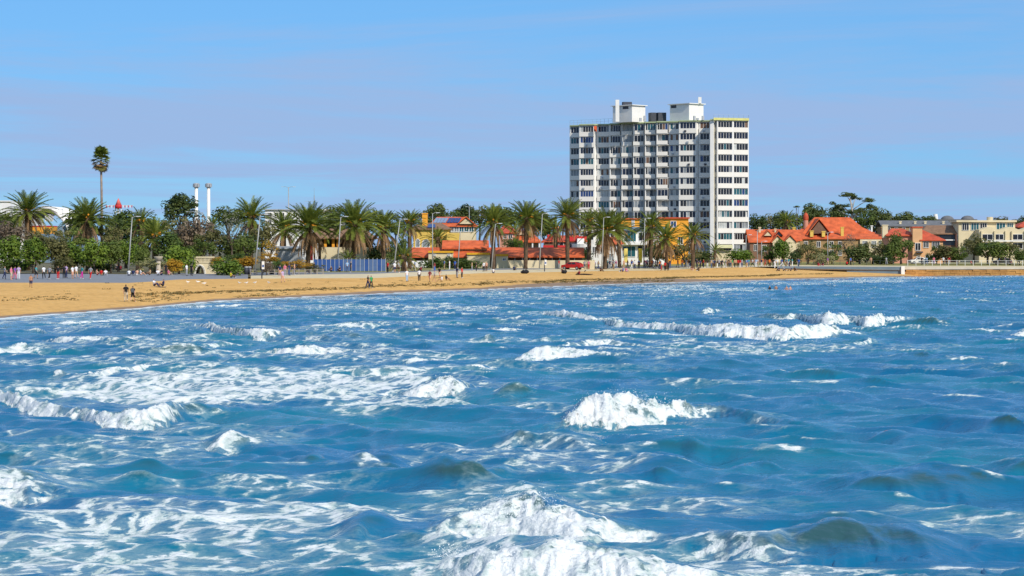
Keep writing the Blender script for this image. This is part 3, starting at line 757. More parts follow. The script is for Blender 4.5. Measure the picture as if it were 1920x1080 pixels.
# ================================================================ houses
M_TILE = mat('terracotta_tile', (.57, .115, .035), .75, .36, .7, bump=.04, detail=7)
M_TILE2 = mat('red_tile', (.50, .085, .035), .75, .36, .7, bump=.04, detail=7)
M_TILE3 = mat('brown_tile', (.24, .135, .075), .8, .25, 1.2, bump=.03)
M_SLATE = mat('slate', (.15, .15, .15), .8, .2, 1.0)
M_CREAM = mat('cream_render', (.66, .56, .36), .8, .10, .4)
M_YELL = mat('yellow_render', (.68, .46, .10), .8, .12, .4)
M_ORANGE = mat('orange_render', (.74, .33, .035), .8, .12, .4)
M_MUST = mat('mustard_trim', (.70, .36, .02), .7, .1, 1)
M_TAN = mat('tan_brick', (.33, .215, .10), .85, .2, .6)
M_BRICK = mat('brown_brick', (.22, .12, .075), .85, .2, .8)
M_PEACH = mat('peach_render', (.66, .38, .19), .8, .12, .4)
M_PINK = mat('pink_render', (.56, .27, .18), .8, .12, .4)
M_BLUEGREY = mat('blue_grey_paint', (.16, .24, .32), .7, .1, .5)
M_REDP = mat('red_paint', (.55, .03, .03), .6, .1, 1)
M_SOLAR = mat('solar_cell', (.012, .03, .14), .2, .2, 2, spec=.6)
M_SOLAR2 = mat('pale_solar_cell', (.20, .27, .36), .25, .2, 2, spec=.6)
M_TEALG = GL[2]

class House:
    """pixel rows and columns on the front plane at depth Y become metres"""
    def __init__(s, name, label, px, Y, group=None):
        s.Y = Y; s.px = px; s.o = Vector((px2x(px, Y), Y, zg(px, Y)))
        s.root = thing(name, label, 'building', s.o, group=group)
    def X(s, px, dy=0): return px2x(px, s.Y + 0) - s.o.x
    def Z(s, py): return pz(py, s.Y) - s.o.z
    def wall(s, c0, c1, py, depth, matl, y0=0.0, name='wall', zb=-1.0, part=None):
        m = MB(); m.box(s.X(c0), s.X(c1), y0, y0 + depth, zb, s.Z(py)); return m.build(name, matl, part or s.root)
    def block(s, c0, c1, py0, py1, matl, y0=-.05, y1=.0, name='panel', part=None):
        m = MB(); m.box(s.X(c0), s.X(c1), y0, y1, s.Z(py1), s.Z(py0)); return m.build(name, matl, part or s.root)
    def gable_x(s, c0, c1, pe, pr, depth, matl, y0=0.0, over=.4, name='roof', ends=None):
        """ridge runs across the picture"""
        x0, x1 = s.X(c0), s.X(c1); e, r = s.Z(pe), s.Z(pr); a, b = y0 - over, y0 + depth + over; c = (a + b) / 2; t = .22
        m = MB()
        m.add([(x0, a, e), (x1, a, e), (x1, c, r), (x0, c, r), (x0, b, e), (x1, b, e), (x0, a, e + t), (x1, a, e + t), (x1, c, r + t), (x0, c, r + t), (x0, b, e + t), (x1, b, e + t)],
              [(0, 3, 2, 1), (3, 4, 5, 2), (6, 7, 8, 9), (9, 8, 11, 10), (0, 1, 7, 6), (5, 4, 10, 11), (0, 6, 9, 3), (3, 9, 10, 4), (1, 2, 8, 7), (2, 5, 11, 8)])
        ro = m.build(name, matl, s.root)
        if ends:
            g = MB()
            for x, q in ((x0 + .25, .1), (x1 - .25, -.1)):
                g.add([(x, y0, e), (x, y0 + depth, e), (x, c, r - .05), (x + q, y0, e), (x + q, y0 + depth, e), (x + q, c, r - .05)], [(0, 1, 2), (5, 4, 3), (0, 3, 4, 1), (1, 4, 5, 2), (2, 5, 3, 0)])
            g.build('gable', ends, s.root)
        return ro
    def gable_y(s, c0, c1, pe, pr, depth, matl, y0=0.0, face=None, over=.35, name='roof'):
        """ridge runs away from the viewer, the gable faces the picture"""
        x0, x1 = s.X(c0) - over, s.X(c1) + over; c = (x0 + x1) / 2; e, r = s.Z(pe), s.Z(pr); a, b = y0 - over, y0 + depth; t = .22
        m = MB()
        m.add([(x0, a, e), (c, a, r), (x1, a, e), (x0, b, e), (c, b, r), (x1, b, e), (x0, a, e + t), (c, a, r + t), (x1, a, e + t), (x0, b, e + t), (c, b, r + t), (x1, b, e + t)],
              [(0, 1, 4, 3), (1, 2, 5, 4), (6, 9, 10, 7), (7, 10, 11, 8), (0, 6, 7, 1), (1, 7, 8, 2), (0, 3, 9, 6), (2, 8, 11, 5), (3, 4, 10, 9), (4, 5, 11, 10)])
        ro = m.build(name, matl, s.root)
        if face:
            g = MB(); k = .86
            g.add([(c + (x0 - c) * k, y0, e), (c + (x1 - c) * k, y0, e), (c, y0, e + (r - e) * k), (c + (x0 - c) * k, y0 + .2, e), (c + (x1 - c) * k, y0 + .2, e), (c, y0 + .2, e + (r - e) * k)],
                  [(0, 1, 2), (5, 4, 3), (0, 3, 4, 1), (1, 4, 5, 2), (2, 5, 3, 0)])
            g.build('gable', face, s.root)
        return ro
    def hip(s, c0, c1, r0, r1, pe, pr, depth, matl, y0=0.0, over=.5, name='roof', yr=None):
        x0, x1 = s.X(c0) - over, s.X(c1) + over; a, b = y0 - over, y0 + depth + over; e, r = s.Z(pe), s.Z(pr)
        c = (a + b) / 2 if yr is None else yr
        m = MB(); t = .2
        m.add([(x0, a, e), (x1, a, e), (x1, b, e), (x0, b, e), (s.X(r0), c, r), (s.X(r1), c, r), (x0, a, e - t), (x1, a, e - t), (x1, b, e - t), (x0, b, e - t)],
              [(0, 1, 5, 4), (1, 2, 5), (2, 3, 4, 5), (3, 0, 4), (6, 7, 1, 0), (7, 8, 2, 1), (8, 9, 3, 2), (9, 6, 0, 3), (9, 8, 7, 6)])
        return m.build(name, matl, s.root)
    def window(s, c0, c1, py0, py1, gl=None, fr=None, y0=0.0, n=2, arch=False, part=None):
        x0, x1, z0, z1 = s.X(c0), s.X(c1), s.Z(py1), s.Z(py0)
        g = MB(); f = MB(); t = .09
        if arch:
            c = (x0 + x1) / 2; r_ = (x1 - x0) / 2; zz = z1 - r_
            pts = [(x0, z0), (x1, z0)] + [(c + r_ * math.cos(math.pi * i / 10), zz + r_ * math.sin(math.pi * i / 10)) for i in range(11)]
            nn = len(pts)
            g.add([(p[0], y0 - .06, p[1]) for p in pts] + [(p[0], y0 + .02, p[1]) for p in pts], [tuple(range(nn))] + [(i, i + nn, (i + 1) % nn + nn, (i + 1) % nn) for i in range(nn)])
            for i in range(2, nn - 1):
                f.tube([(pts[i][0], y0 - .08, pts[i][1]), (pts[i + 1][0], y0 - .08, pts[i + 1][1])], .08, 4)
            f.box(x0 - .12, x0, y0 - .12, y0, z0, zz); f.box(x1, x1 + .12, y0 - .12, y0, z0, zz); f.box(x0 - .2, x1 + .2, y0 - .18, y0, z0 - .12, z0 - .002)
        else:
            g.box(x0, x1, y0 - .03, y0 + .05, z0, z1)
            f.box(x0 - t, x0 - .001, y0 - .12, y0, z0 - t, z1 + t); f.box(x1 + .001, x1 + t, y0 - .12, y0, z0 - t, z1 + t)
            f.box(x0, x1, y0 - .12, y0, z1 + .001, z1 + t); f.box(x0, x1, y0 - .16, y0, z0 - t, z0 - .001)
            for i in range(1, n): xx = x0 + (x1 - x0) * i / n; f.box(xx - .04, xx + .04, y0 - .08, y0 - .031, z0, z1)
        w = g.build('window', gl or GL[1], part or s.root); f.build('frame', fr or M_WHITE, w); return w
    def chimney(s, c0, c1, py0, py1, y, matl=M_YELL):
        w = s.X(c1) - s.X(c0); m = MB(); x = s.X(c0)
        m.box(x, x + w, y, y + w, s.Z(py1), s.Z(py0)); m.box(x - .1, x + w + .1, y - .1, y + w + .1, s.Z(py0) + .002, s.Z(py0) + .22)
        return m.build('chimney', matl, s.root)

# --- left, behind the palms
h = House('white_hall', 'white flat-roofed hall showing above the bushes beside a date palm', -30, 520)
h.wall(-90, 20, 378, 14, M_WHITE); h.wall(20.2, 60, 398, 12, M_WHITE, y0=1); h.window(0, 14, 404, 412, y0=0); h.window(-30, -10, 404, 412); h.window(26, 40, 405, 412, y0=1)
h.block(-90, 20.5, 376, 378, M_WHITE, -.3, 14.3, 'roof')
h = House('vaulted_theatre', 'white curved-roof theatre with an orange awning between two date palms', 92, 500)
vx0, vx1, zt, zb = h.X(58), h.X(126), h.Z(386), h.Z(424)
m = MB(); pts = [(vx0 + (vx1 - vx0) * i / 14, zb + (zt - zb) * math.sin(math.pi * (0.18 + .82 * i / 14)) ** .8 if i < 14 else zb) for i in range(15)]
n_ = len(pts); m.add([(p[0], 0, p[1]) for p in pts] + [(p[0], 22, p[1]) for p in pts] + [(p[0], 0, p[1] - .8) for p in pts] + [(p[0], 22, p[1] - .8) for p in pts],
   [(i, i + 1, i + 1 + n_, i + n_) for i in range(n_ - 1)] + [(i + 1 + 2 * n_, i + 2 * n_, i + 3 * n_, i + 1 + 3 * n_) for i in range(n_ - 1)] + [(i, i + 2 * n_, i + 1 + 2 * n_, i + 1) for i in range(n_ - 1)])
m.build('roof', M_WHITE, h.root, True)
h.wall(60, 124, 424, 20, M_BLUEGREY, y0=.8); h.wall(55, 80, 441, 6, M_WHITE, y0=-8, name='annex')
h.block(66, 111, 426, 438.5, M_ORANGE, -8.6, -2, 'awning'); h.block(66, 111, 424, 425.8, M_REDP, -8.7, -2, 'awning_trim')
h.window(84, 98, 403, 414, GL[4], y0=.8)
h = House('white_apartment_block', 'plain white block of flats rising behind the middle palms', 545, 505)
h.wall(497, 562, 394, 14, M_WHITE); h.block(495, 564, 392, 394, M_GREYM, -.4, 14.4, 'roof'); h.wall(604, 617, 392, 6, M_WHITE, name='stair_tower')
h.wall(562.2, 640, 408, 12, M_WHITE, y0=1, name='wing')
for c in (503, 515, 527, 539, 551): h.window(c, c + 6, 399, 406); h.window(c, c + 6, 413, 420)
for c in (570, 585, 622): h.window(c, c + 7, 413, 421, y0=1)
h = House('beach_pavilion', 'cream walled pavilion with orange posts behind the blue fence', 645, 396)
h.wall(602, 691, 463.5, 6, M_CREAM, name='wall'); h.wall(590, 694, 447, 1.0, M_BRICK, y0=7, name='rear_wall')
for c in (607, 622, 631, 678): h.block(c, c + 5, 446, 463, M_ORANGE, .4, .9, 'post')
h.block(580, 580.5, 440, 446, M_TILE3, -.5, 8, 'gutter'); h.hip(580, 698, 600, 680, 446, 428, 8, M_TILE3)
h.block(668, 677, 448, 463, M_WHITE, .5, .7, 'panel'); h.block(580, 586, 446, 488, M_REDP, .2, .6, 'panel')
h = House('corrugated_shed', 'grey corrugated shed standing beside the cream pavilion', 540, 394)
h.wall(517, 563, 467, 4, M_GREYM); m = MB()
for i in range(40): x = h.X(517) + i * (h.X(563) - h.X(517)) / 39; m.box(x - .02, x + .02, -.03, -.002, -.5, h.Z(467))
m.build('ribs', M_GREYM, h.root); h.gable_x(515, 565, 467, 464, 4, M_GREYM)
h = House('stone_underpass', 'cream balustraded underpass arch beside the round green shrub', 384, 346)
x0, x1, zt = h.X(364), h.X(402), h.Z(481); zc = h.Z(493); ra, rb = h.X(365), h.X(385); cxa = (ra + rb) / 2; rad = (rb - ra) / 2
m = MB(); arc = [(cxa + rad * math.cos(math.pi * (1 - i / 12)), max(h.Z(517), h.Z(517) + 0) + (h.Z(497) - h.Z(517)) * math.sin(math.pi * i / 12)) for i in range(13)]
for p, q in zip(arc[:-1], arc[1:]): m.add([(p[0], 0, p[1]), (q[0], 0, q[1]), (q[0], 0, zc), (p[0], 0, zc), (p[0], 5, p[1]), (q[0], 5, q[1]), (q[0], 5, zc), (p[0], 5, zc)], [(0, 1, 2, 3), (4, 7, 6, 5), (0, 4, 5, 1), (3, 2, 6, 7)])
m.box(rb, x1 + .4, 0, 5, -1, zc); m.build('wall', M_CREAM, h.root)
m = MB()
for p, q in zip(arc[:-1], arc[1:]): m.tube([(p[0], -.1, p[1]), (q[0], -.1, q[1])], .16, 5)
m.build('arch_ring', mat('pale_stone', (.6, .58, .52), .8), h.root)
m = MB(); m.box(x0, x1, -.1, .4, zc + .002, zc + .18); m.box(x0, x1, -.1, .4, zt - .2, zt)
for i in range(15): xx = x0 + .12 + i * (x1 - x0 - .24) / 14; m.box(xx - .06, xx + .06, 0, .3, zc + .181, zt - .201)
m.build('balustrade', M_CREAM, h.root)
# --- middle
h = House('yellow_house', 'yellow house with arched windows and an orange chimney', 810, 482)
h.wall(775, 842, 429, 12, M_YELL); h.hip(773, 842, 785, 825, 429, 417, 12, M_TILE3); h.chimney(790.5, 800.5, 401, 424, 3, M_ORANGE)
h.window(780, 786.5, 448, 463, GL[3], arch=True); h.window(792, 805, 449, 463, GL[3], arch=True); h.wall(838, 863, 437, 6, M_YELL, y0=-2, name='porch')
h.block(776, 841, 466, 467.5, M_MUST, -.3, 0, 'string_course')
m = MB(); m.add([(h.X(800), -.25, h.Z(428.5)), (h.X(817), -.25, h.Z(428.5)), (h.X(815), 2.6, h.Z(422)), (h.X(803), 2.6, h.Z(422))], [(0, 1, 2, 3)])
for v in range(len(m.v)): m.v[v] = (m.v[v][0], m.v[v][1] - .1, m.v[v][2] + .25)
m.build('solar_panel', M_SOLAR, h.root)
h = House('gabled_cream_house', 'cream house with solar panels on its red gabled roof', 850, 503)
h.wall(808, 892, 423.5, 10, M_CREAM); h.hip(806, 893, 818, 872, 423.5, 406, 10, M_TILE); h.gable_y(862, 886, 420, 407.5, 6, M_TILE, y0=-.8, face=M_CREAM)
for i in range(5): h.window(843 + i * 9.3, 850.5 + i * 9.3, 425.5, 434, GL[2] if i > 1 else GL[3])
e0, e1, yA, yB = h.Z(423.5), h.Z(406), -.5, 5.0
def on_roof(f, x, lift=.16): return (x, yA + (yB - yA) * f - .1, e0 + (e1 - e0) * f + lift)
for i in range(4):
    for nm, cc, mm in (('solar_panel', 812 + i * 6, M_SOLAR2), ('solar_panel', 837 + i * 6, M_SOLAR)):
        xa, xb = h.X(cc), h.X(cc + 5.3); m = MB(); s_ = .5
        m.add([on_roof(.3, xa), on_roof(.3, xb), on_roof(.82, xb + s_), on_roof(.82, xa + s_), on_roof(.3, xa, .1), on_roof(.3, xb, .1), on_roof(.82, xb + s_, .1), on_roof(.82, xa + s_, .1)],
              [(0, 1, 2, 3), (7, 6, 5, 4), (0, 4, 5, 1), (1, 5, 6, 2), (2, 6, 7, 3), (3, 7, 4, 0)]); m.build(nm, mm, h.root)
h = House('beach_kiosk', 'long low kiosk with bright orange tiled roofs and cream walls', 925, 441)
h.wall(772, 1092, 483, 8, M_BRICK, y0=1.2); h.gable_x(764, 1096, 483, 466, 9, M_TILE, over=.8)
h.gable_x(828, 916, 467, 452.5, 6, M_TILE, y0=2.2, ends=M_WHITE)
h.wall(832, 912, 467, 5, M_CREAM, y0=2.7, name='clerestory')
for c0, c1, p_ in ((804, 850, 474), (876, 919, 477.5), (930, 952.5, 480)):
    h.wall(c0, c1, p_, 2.2, M_CREAM, y0=-1.6, name='bay'); h.block(c0 - .5, c1 + .5, p_ - 3.5, p_ - .05, M_MUST, -1.9, .7, 'fascia')
h.wall(952.7, 1115, 488, .3, M_CREAM, y0=-1.4, name='yard_wall'); h.wall(740, 803.5, 489, .3, M_WHITE, y0=-1.4, name='yard_wall')
h.window(943, 948, 484, 488, y0=-1.6); h.window(813, 817, 477, 479, y0=-1.6); h.window(840, 844, 477, 479, y0=-1.6)
for c in range(965, 1090, 14): h.block(c, c + 1, 483.2, 488, M_WHITE, -.3, -.1, 'post')
h = House('red_roofed_house', 'red tiled house with white verandah posts behind the kiosk roof', 975, 500)
h.wall(937, 966, 436, 10, M_PINK); h.hip(934, 966, 946, 956, 436, 421, 10, M_TILE2); h.wall(966.2, 1010, 454, 9, M_CREAM, y0=.5); h.hip(962, 1013, 974, 996, 454, 434, 9, M_TILE)
h.gable_y(965, 985, 440, 426, 8, M_TILE2, y0=2, face=M_CREAM); h.wall(984, 1031, 467, 4, GL[1], y0=-3, name='verandah', zb=h.Z(476)); 
for c in (985, 997, 1010, 1022): h.block(c, c + 2.6, 455, 476, M_WHITE, -3.3, -3.05, 'post')
h.block(983, 1033, 452.5, 455, M_TILE, -3.5, .4, 'verandah_roof')
h.window(944, 950, 440, 447, y0=0); h.window(954, 960, 440, 447)
h = House('red_restaurant', 'restaurant with red fascia, red railing and a raised terrace', 1055, 476)
h.wall(1022, 1098, 452, 8, M_BRICK); h.hip(1020, 1100, 1035, 1085, 452, 441, 8, M_TILE2); h.block(1018, 1062, 460, 468, M_REDP, -2.4, -2.2, 'railing'); h.wall(1018, 1075, 468, 2.4, M_BRICK, y0=-2.5, name='terrace')
h.block(1026, 1036, 440, 450, M_REDP, -.6, -.3, 'sign_board'); h.block(1060, 1100, 443, 453, M_REDP, -.5, -.2, 'fascia'); h.window(1040, 1056, 454, 461); h.window(1064, 1080, 456, 464)
h = House('white_curved_house', 'white rendered house with a rounded end wall behind the palms', 1112, 470)
m = MB(); xa, xb = h.X(1074), h.X(1166); rr_ = 3.0
pts = [(xa + rr_ - rr_ * math.cos(math.pi / 2 * i / 6), rr_ - rr_ * math.sin(math.pi / 2 * i / 6)) for i in range(7)] + [(xb, 0), (xb, 10), (xa, 10)]
m.prism(pts, -1, h.Z(457)); m.build('wall', M_WHITE, h.root); h.wall(1083, 1096, 447, 4, M_WHITE, y0=2, name='stair_tower'); h.hip(1134, 1168, 1144, 1158, 456.5, 444, 9, M_TILE)
for c in (1098, 1112, 1126): h.window(c, c + 6, 463, 474)
h.window(1142, 1150, 476, 488, GL[3])
h = House('glass_fronted_club', 'club house with tall teal windows under an orange upper storey', 1205, 500)
h.wall(1163, 1250, 428, 12, M_WHITE); h.block(1161, 1252, 425.5, 431.5, M_BLUEGREY, -.6, 12.3, 'fascia'); h.wall(1160, 1200, 411, 9, M_ORANGE, y0=2, name='upper_storey', zb=h.Z(425.4)); h.block(1158, 1202, 409, 411, M_TILE, 1.6, 11.4, 'roof')
for i in range(4): h.window(1171.5 + i * 5.4, 1176 + i * 5.4, 433.5, 452.5, GL[2], n=1)
for i in range(3): h.window(1168 + i * 8, 1175 + i * 8, 462, 481, GL[2], n=1)
h.window(1198, 1225, 436, 451, GL[1], n=4); h.window(1196, 1240, 461, 482, GL[1], n=5); h.block(1160, 1250, 454, 459, M_WHITE, -1.4, -.01, 'balcony'); h.window(1186, 1190, 413, 422, GL[4], y0=2)
h = House('orange_block', 'orange rendered block with one dark window in front of the tower', 1263, 508)
h.wall(1236, 1291, 410, 12, M_ORANGE); h.block(1234, 1293, 407.4, 409.95, M_TILE2, -.5, 12.5, 'roof'); h.window(1258, 1267.5, 415, 425.5, GL[6]); h.window(1243, 1250, 445, 458, GL[1]); h.window(1272, 1280, 445, 458, GL[1])
h = House('pale_annex', 'low pale annex with a striped awning at the foot of the tower', 1365, 560)
h.wall(1345, 1376, 465, 8, M_CREAM, y0=3); h.block(1345, 1375, 459, 465, mat('pale_awning', (.72, .70, .40), .7), 1.6, 3, 'awning'); h.window(1352, 1374, 466, 469, GL[1], y0=3, n=4)
# --- right
h = House('terracotta_cottage', 'long tan cottage with terracotta roof and two small gables beside the tower', 1450, 535)
h.wall(1406, 1466, 455, 10, M_BRICK); h.gable_x(1403, 1470, 455, 431.5, 11, M_TILE); h.wall(1466.2, 1500, 452, 9, M_CREAM, y0=.6); h.gable_x(1462, 1505, 452, 432, 10, M_TILE, y0=.6)
h.gable_y(1447, 1466, 455, 441.5, 6, M_TILE, y0=-1.4, face=M_CREAM); h.gable_y(1469, 1491, 455, 441.5, 6, M_TILE, y0=-1.4, face=M_CREAM)
h.wall(1448, 1465, 455, 1.2, M_CREAM, y0=-1.3, name='bay'); h.wall(1470, 1490, 455, 1.2, M_CREAM, y0=-1.3, name='bay')
h.gable_y(1434, 1448, 442, 433, 4, M_TILE, y0=1.2, face=M_CREAM, over=.2); h.gable_y(1455, 1468, 442, 433, 4, M_TILE, y0=1.4, face=GL[1], over=.2)
h.window(1414, 1420, 459, 470); h.window(1452, 1461, 458, 466); h.window(1474, 1486, 458, 466); h.window(1474, 1486, 471, 480); h.window(1430, 1437, 460, 471)
h.chimney(1426, 1430, 427, 436, 4, M_CREAM); h.chimney(1456, 1459, 430, 437, 4, M_CREAM)
h = House('big_red_roofed_house', 'large tan house with steep red roofs, a round turret and yellow chimneys', 1580, 548)
h.wall(1500, 1660, 447, 14, M_TAN, y0=0); h.hip(1488, 1662, 1512, 1628, 447, 426.5, 15, M_TILE); h.hip(1512, 1630, 1536, 1604, 436, 406.5, 10, M_TILE, y0=4.0)
h.gable_y(1518, 1556, 438, 411, 9, M_TILE, y0=1.2, face=GL[5]); h.wall(1612, 1658, 449, .5, M_CREAM, y0=-.6, name='bay')
cxx, cyy = h.X(1517.5), 6.5; m = MB(); rr_ = (h.X(1522) - h.X(1513)) / 2
m.tube([(cxx, cyy, h.Z(436)), (cxx, cyy, h.Z(410))], rr_, 12); to = m.build('turret', M_PINK, h.root)
m = MB(); m.ball((cxx, cyy, h.Z(408)), rr_ * 1.15, rr_ * 1.15, h.Z(398) - h.Z(408), 12, 8); m.tube([(cxx, cyy, h.Z(399)), (cxx, cyy, h.Z(396))], .07, 5); m.build('dome', M_TILE2, to, True)
for c0, c1, a_, b_ in ((1487.5, 1492.5, 428, 441), (1519, 1525, 434, 444), (1541, 1547, 435, 444), (1578, 1583.5, 427, 444), (1655, 1661, 427, 442)): h.chimney(c0, c1, a_, b_, -.2 if a_ > 430 else 1.2)
for c in (1508, 1532, 1556, 1572): h.window(c, c + 6, 453, 463)
for c in (1556, 1572, 1592): h.window(c, c + 6, 469, 479)
for c in (1617, 1634, 1648): h.window(c, c + 8, 452, 464, GL[3], y0=-.6)
h = House('peach_house', 'peach rendered house with a square chimney tower and arched openings', 1730, 522)
h.wall(1668, 1714, 441, 10, M_PINK, y0=1); h.hip(1666, 1716, 1680, 1702, 441, 428, 10, M_TILE2, y0=1); h.wall(1714.2, 1768, 450, 10, M_PEACH); h.hip(1728, 1769, 1732, 1738, 450, 431, 10, M_TILE2); h.wall(1711, 1729, 427, 3, M_PEACH, y0=-.3, name='tower'); h.block(1710, 1730, 425, 426.95, M_TILE2, -.5, 2.9, 'cap')
h.window(1731.5, 1741, 453.5, 464, n=3); h.window(1748, 1761.5, 453.5, 464, n=4); h.window(1716, 1725, 456, 469, y0=-.3); h.window(1717, 1727, 480, 492, arch=True, y0=-.3); h.window(1735, 1742, 477, 492, arch=True); h.window(1746, 1753, 477, 492, arch=True)
h.block(1717, 1729, 471.5, 474, M_DARKM, -1.2, -.31, 'balcony'); h.window(1677, 1683, 430.5 + 12, 440.5 + 12, y0=1); h.chimney(1657.5, 1667.5, 423, 446, 2, M_CREAM); h.chimney(1641, 1644, 424, 434, 6, M_WHITE)
h = House('brown_roofed_flats', 'brick flats with a broad brown roof and dark-painted balcony recesses', 1785, 552)
h.wall(1733, 1791, 438, 10, M_BRICK); h.wall(1791.2, 1831, 438, 9, M_PINK, y0=-1); h.hip(1728, 1833, 1745, 1800, 438, 422, 11, M_TILE3)
h.block(1762, 1790, 440, 460, GL[1], -.06, .0, 'recess'); h.block(1760, 1790, 449, 451, M_WHITE, -.5, -.07, 'balcony'); h.window(1793.5, 1802, 441, 450, y0=-1); h.window(1806, 1813, 441, 450, y0=-1); h.window(1816, 1822, 441, 450, y0=-1)  # flat dark panel on the wall: the recess's shade is put into its colour
h = House('slate_terrace', 'long grey slate roofed terrace with a row of chimneys', 1740, 610)
h.wall(1655, 1806, 425, 9, M_TAN); h.gable_x(1652, 1810, 425, 414.5, 10, M_SLATE)
for c in (1688, 1716, 1735, 1769, 1788): h.chimney(c, c + 4, 416, 424, 1.5, M_CREAM)
for c in range(1664, 1800, 14): h.window(c, c + 5, 427, 433)
h = House('modern_apartment_building', 'modern white flats with a wavy parapet and a flat top storey', 1880, 545)
h.wall(1805, 1912, 416, 9, M_CREAM, y0=5); h.block(1800, 1914, 412.5, 415.9, M_CREAM, 4.2, 14.5, 'roof'); m = MB(); m.tube([(h.X(1869), 8, h.Z(416)), (h.X(1869), 8, h.Z(406))], (h.X(1875) - h.X(1863)) / 2, 14); m.build('stair_drum', M_CREAM, h.root)
for c0, c1 in ((1812, 1824), (1829, 1843), (1846, 1858), (1877, 1893), (1897, 1908)): h.window(c0, c1, 418, 431, GL[2] if c0 % 2 else GL[1], y0=5, n=3)
m = MB(); xs_ = [h.X(1836 + i * (2040 - 1836) / 60) for i in range(61)]
for i in range(60):
    za = h.Z(428 + 2.6 * math.cos(i * .55)); zb_ = h.Z(428 + 2.6 * math.cos((i + 1) * .55))
    m.add([(xs_[i], 0, -1), (xs_[i + 1], 0, -1), (xs_[i + 1], 0, zb_), (xs_[i], 0, za), (xs_[i], 5, -1), (xs_[i + 1], 5, -1), (xs_[i + 1], 5, zb_), (xs_[i], 5, za)], [(0, 1, 2, 3), (3, 2, 6, 7), (5, 4, 7, 6)])
m.add([(xs_[0], 0, -1), (xs_[0], 5, -1), (xs_[0], 5, h.Z(430.6)), (xs_[0], 0, h.Z(430.6))], [(0, 3, 2, 1)])
m.build('wall', M_CREAM, h.root)
for c0, c1 in ((1842, 1861), (1866, 1881), (1899, 1917), (1924, 1940)): h.window(c0, c1, 439.5, 449, GL[1], n=2); h.window(c0, c1, 456, 466, GL[1], n=2)
for c in (1839, 1863.5, 1884, 1896, 1920): h.block(c, c + 2.5, 433, 475, M_CREAM, -.5, -.01, 'pier')
h.block(1838, 1945, 450.5, 453, M_WHITE, -.9, -.51, 'balcony')
h = House('brick_house', 'small red brick house next to the modern white flats', 1935, 570)
h.wall(1914, 1990, 425, 10, M_BRICK); h.hip(1911, 1993, 1930, 1970, 425, 414, 10, M_TILE2); h.window(1920, 1928, 430, 438)
h = House('domed_villa', 'distant pale villa with a short tower and curved gables', 1768, 680)
h.wall(1732, 1830, 413, 10, M_WHITE); h.block(1730, 1832, 411, 412.9, M_SLATE, -.5, 10.5, 'roof'); m = MB(); m.tube([(h.X(1758), 3, h.Z(413)), (h.X(1757.5), 3, h.Z(401))], [.75, .6], 10); m.build('tower', M_WHITE, h.root)
for c in (1781, 1819): m = MB(); m.ball((h.X(c), 4, h.Z(412)), 2.0, 2.0, 1.3, 12, 8); m.build('dome', M_SLATE, h.root, True)
# ================================================================ palms
def leaf_mat(name, c1, c2, rough=.6, obj_var=.25):
    m, t, b = new_mat(name); N = t.nodes.new; lk = t.links.new
    geo = N('ShaderNodeNewGeometry'); oi = N('ShaderNodeObjectInfo')
    nz = N('ShaderNodeTexNoise'); nz.inputs['Scale'].default_value = .9; nz.inputs['Detail'].default_value = 5
    lk(geo.outputs['Position'], nz.inputs['Vector'])
    r = N('ShaderNodeMapRange'); r.inputs['From Min'].default_value = .3; r.inputs['From Max'].default_value = .7
    lk(nz.outputs[0], r.inputs['Value'])
    ad = N('ShaderNodeMath'); ad.operation = 'MULTIPLY_ADD'; ad.inputs[1].default_value = obj_var * 2
    sb = N('ShaderNodeMath'); sb.operation = 'SUBTRACT'; sb.inputs[1].default_value = .5
    lk(oi.outputs['Random'], sb.inputs[0]); lk(sb.outputs[0], ad.inputs[0]); lk(r.outputs[0], ad.inputs[2])
    mx = N('ShaderNodeMix'); mx.data_type = 'RGBA'; mx.clamp_factor = True
    mx.inputs[6].default_value = (*c1, 1); mx.inputs[7].default_value = (*c2, 1)
    lk(ad.outputs[0], mx.inputs['Factor']); lk(mx.outputs[2], b.inputs['Base Color'])
    b.inputs['Roughness'].default_value = rough; b.inputs['Specular IOR Level'].default_value = .25
    tr_ = N('ShaderNodeBsdfTranslucent'); lk(mx.outputs[2], tr_.inputs['Color'])
    ms = N('ShaderNodeMixShader'); ms.inputs[0].default_value = .28
    lk(b.outputs[0], ms.inputs[1]); lk(tr_.outputs[0], ms.inputs[2])
    lk(ms.outputs[0], [n for n in t.nodes if n.type == 'OUTPUT_MATERIAL'][0].inputs[0])
    return m
M_FROND = leaf_mat('palm_frond_green', (.065, .105, .014), (.25, .28, .04))
M_FROND_OLD = leaf_mat('palm_frond_olive', (.14, .14, .035), (.34, .26, .08))
M_FROND_DEAD = leaf_mat('palm_frond_dead', (.22, .13, .06), (.46, .29, .15))
M_TRUNK = mat('palm_trunk', (.115, .075, .045), .95, .45, 2.2, bump=.06)
M_FRUIT = mat('palm_fruit_stalk', (.62, .25, .02), .8, .3, 2)
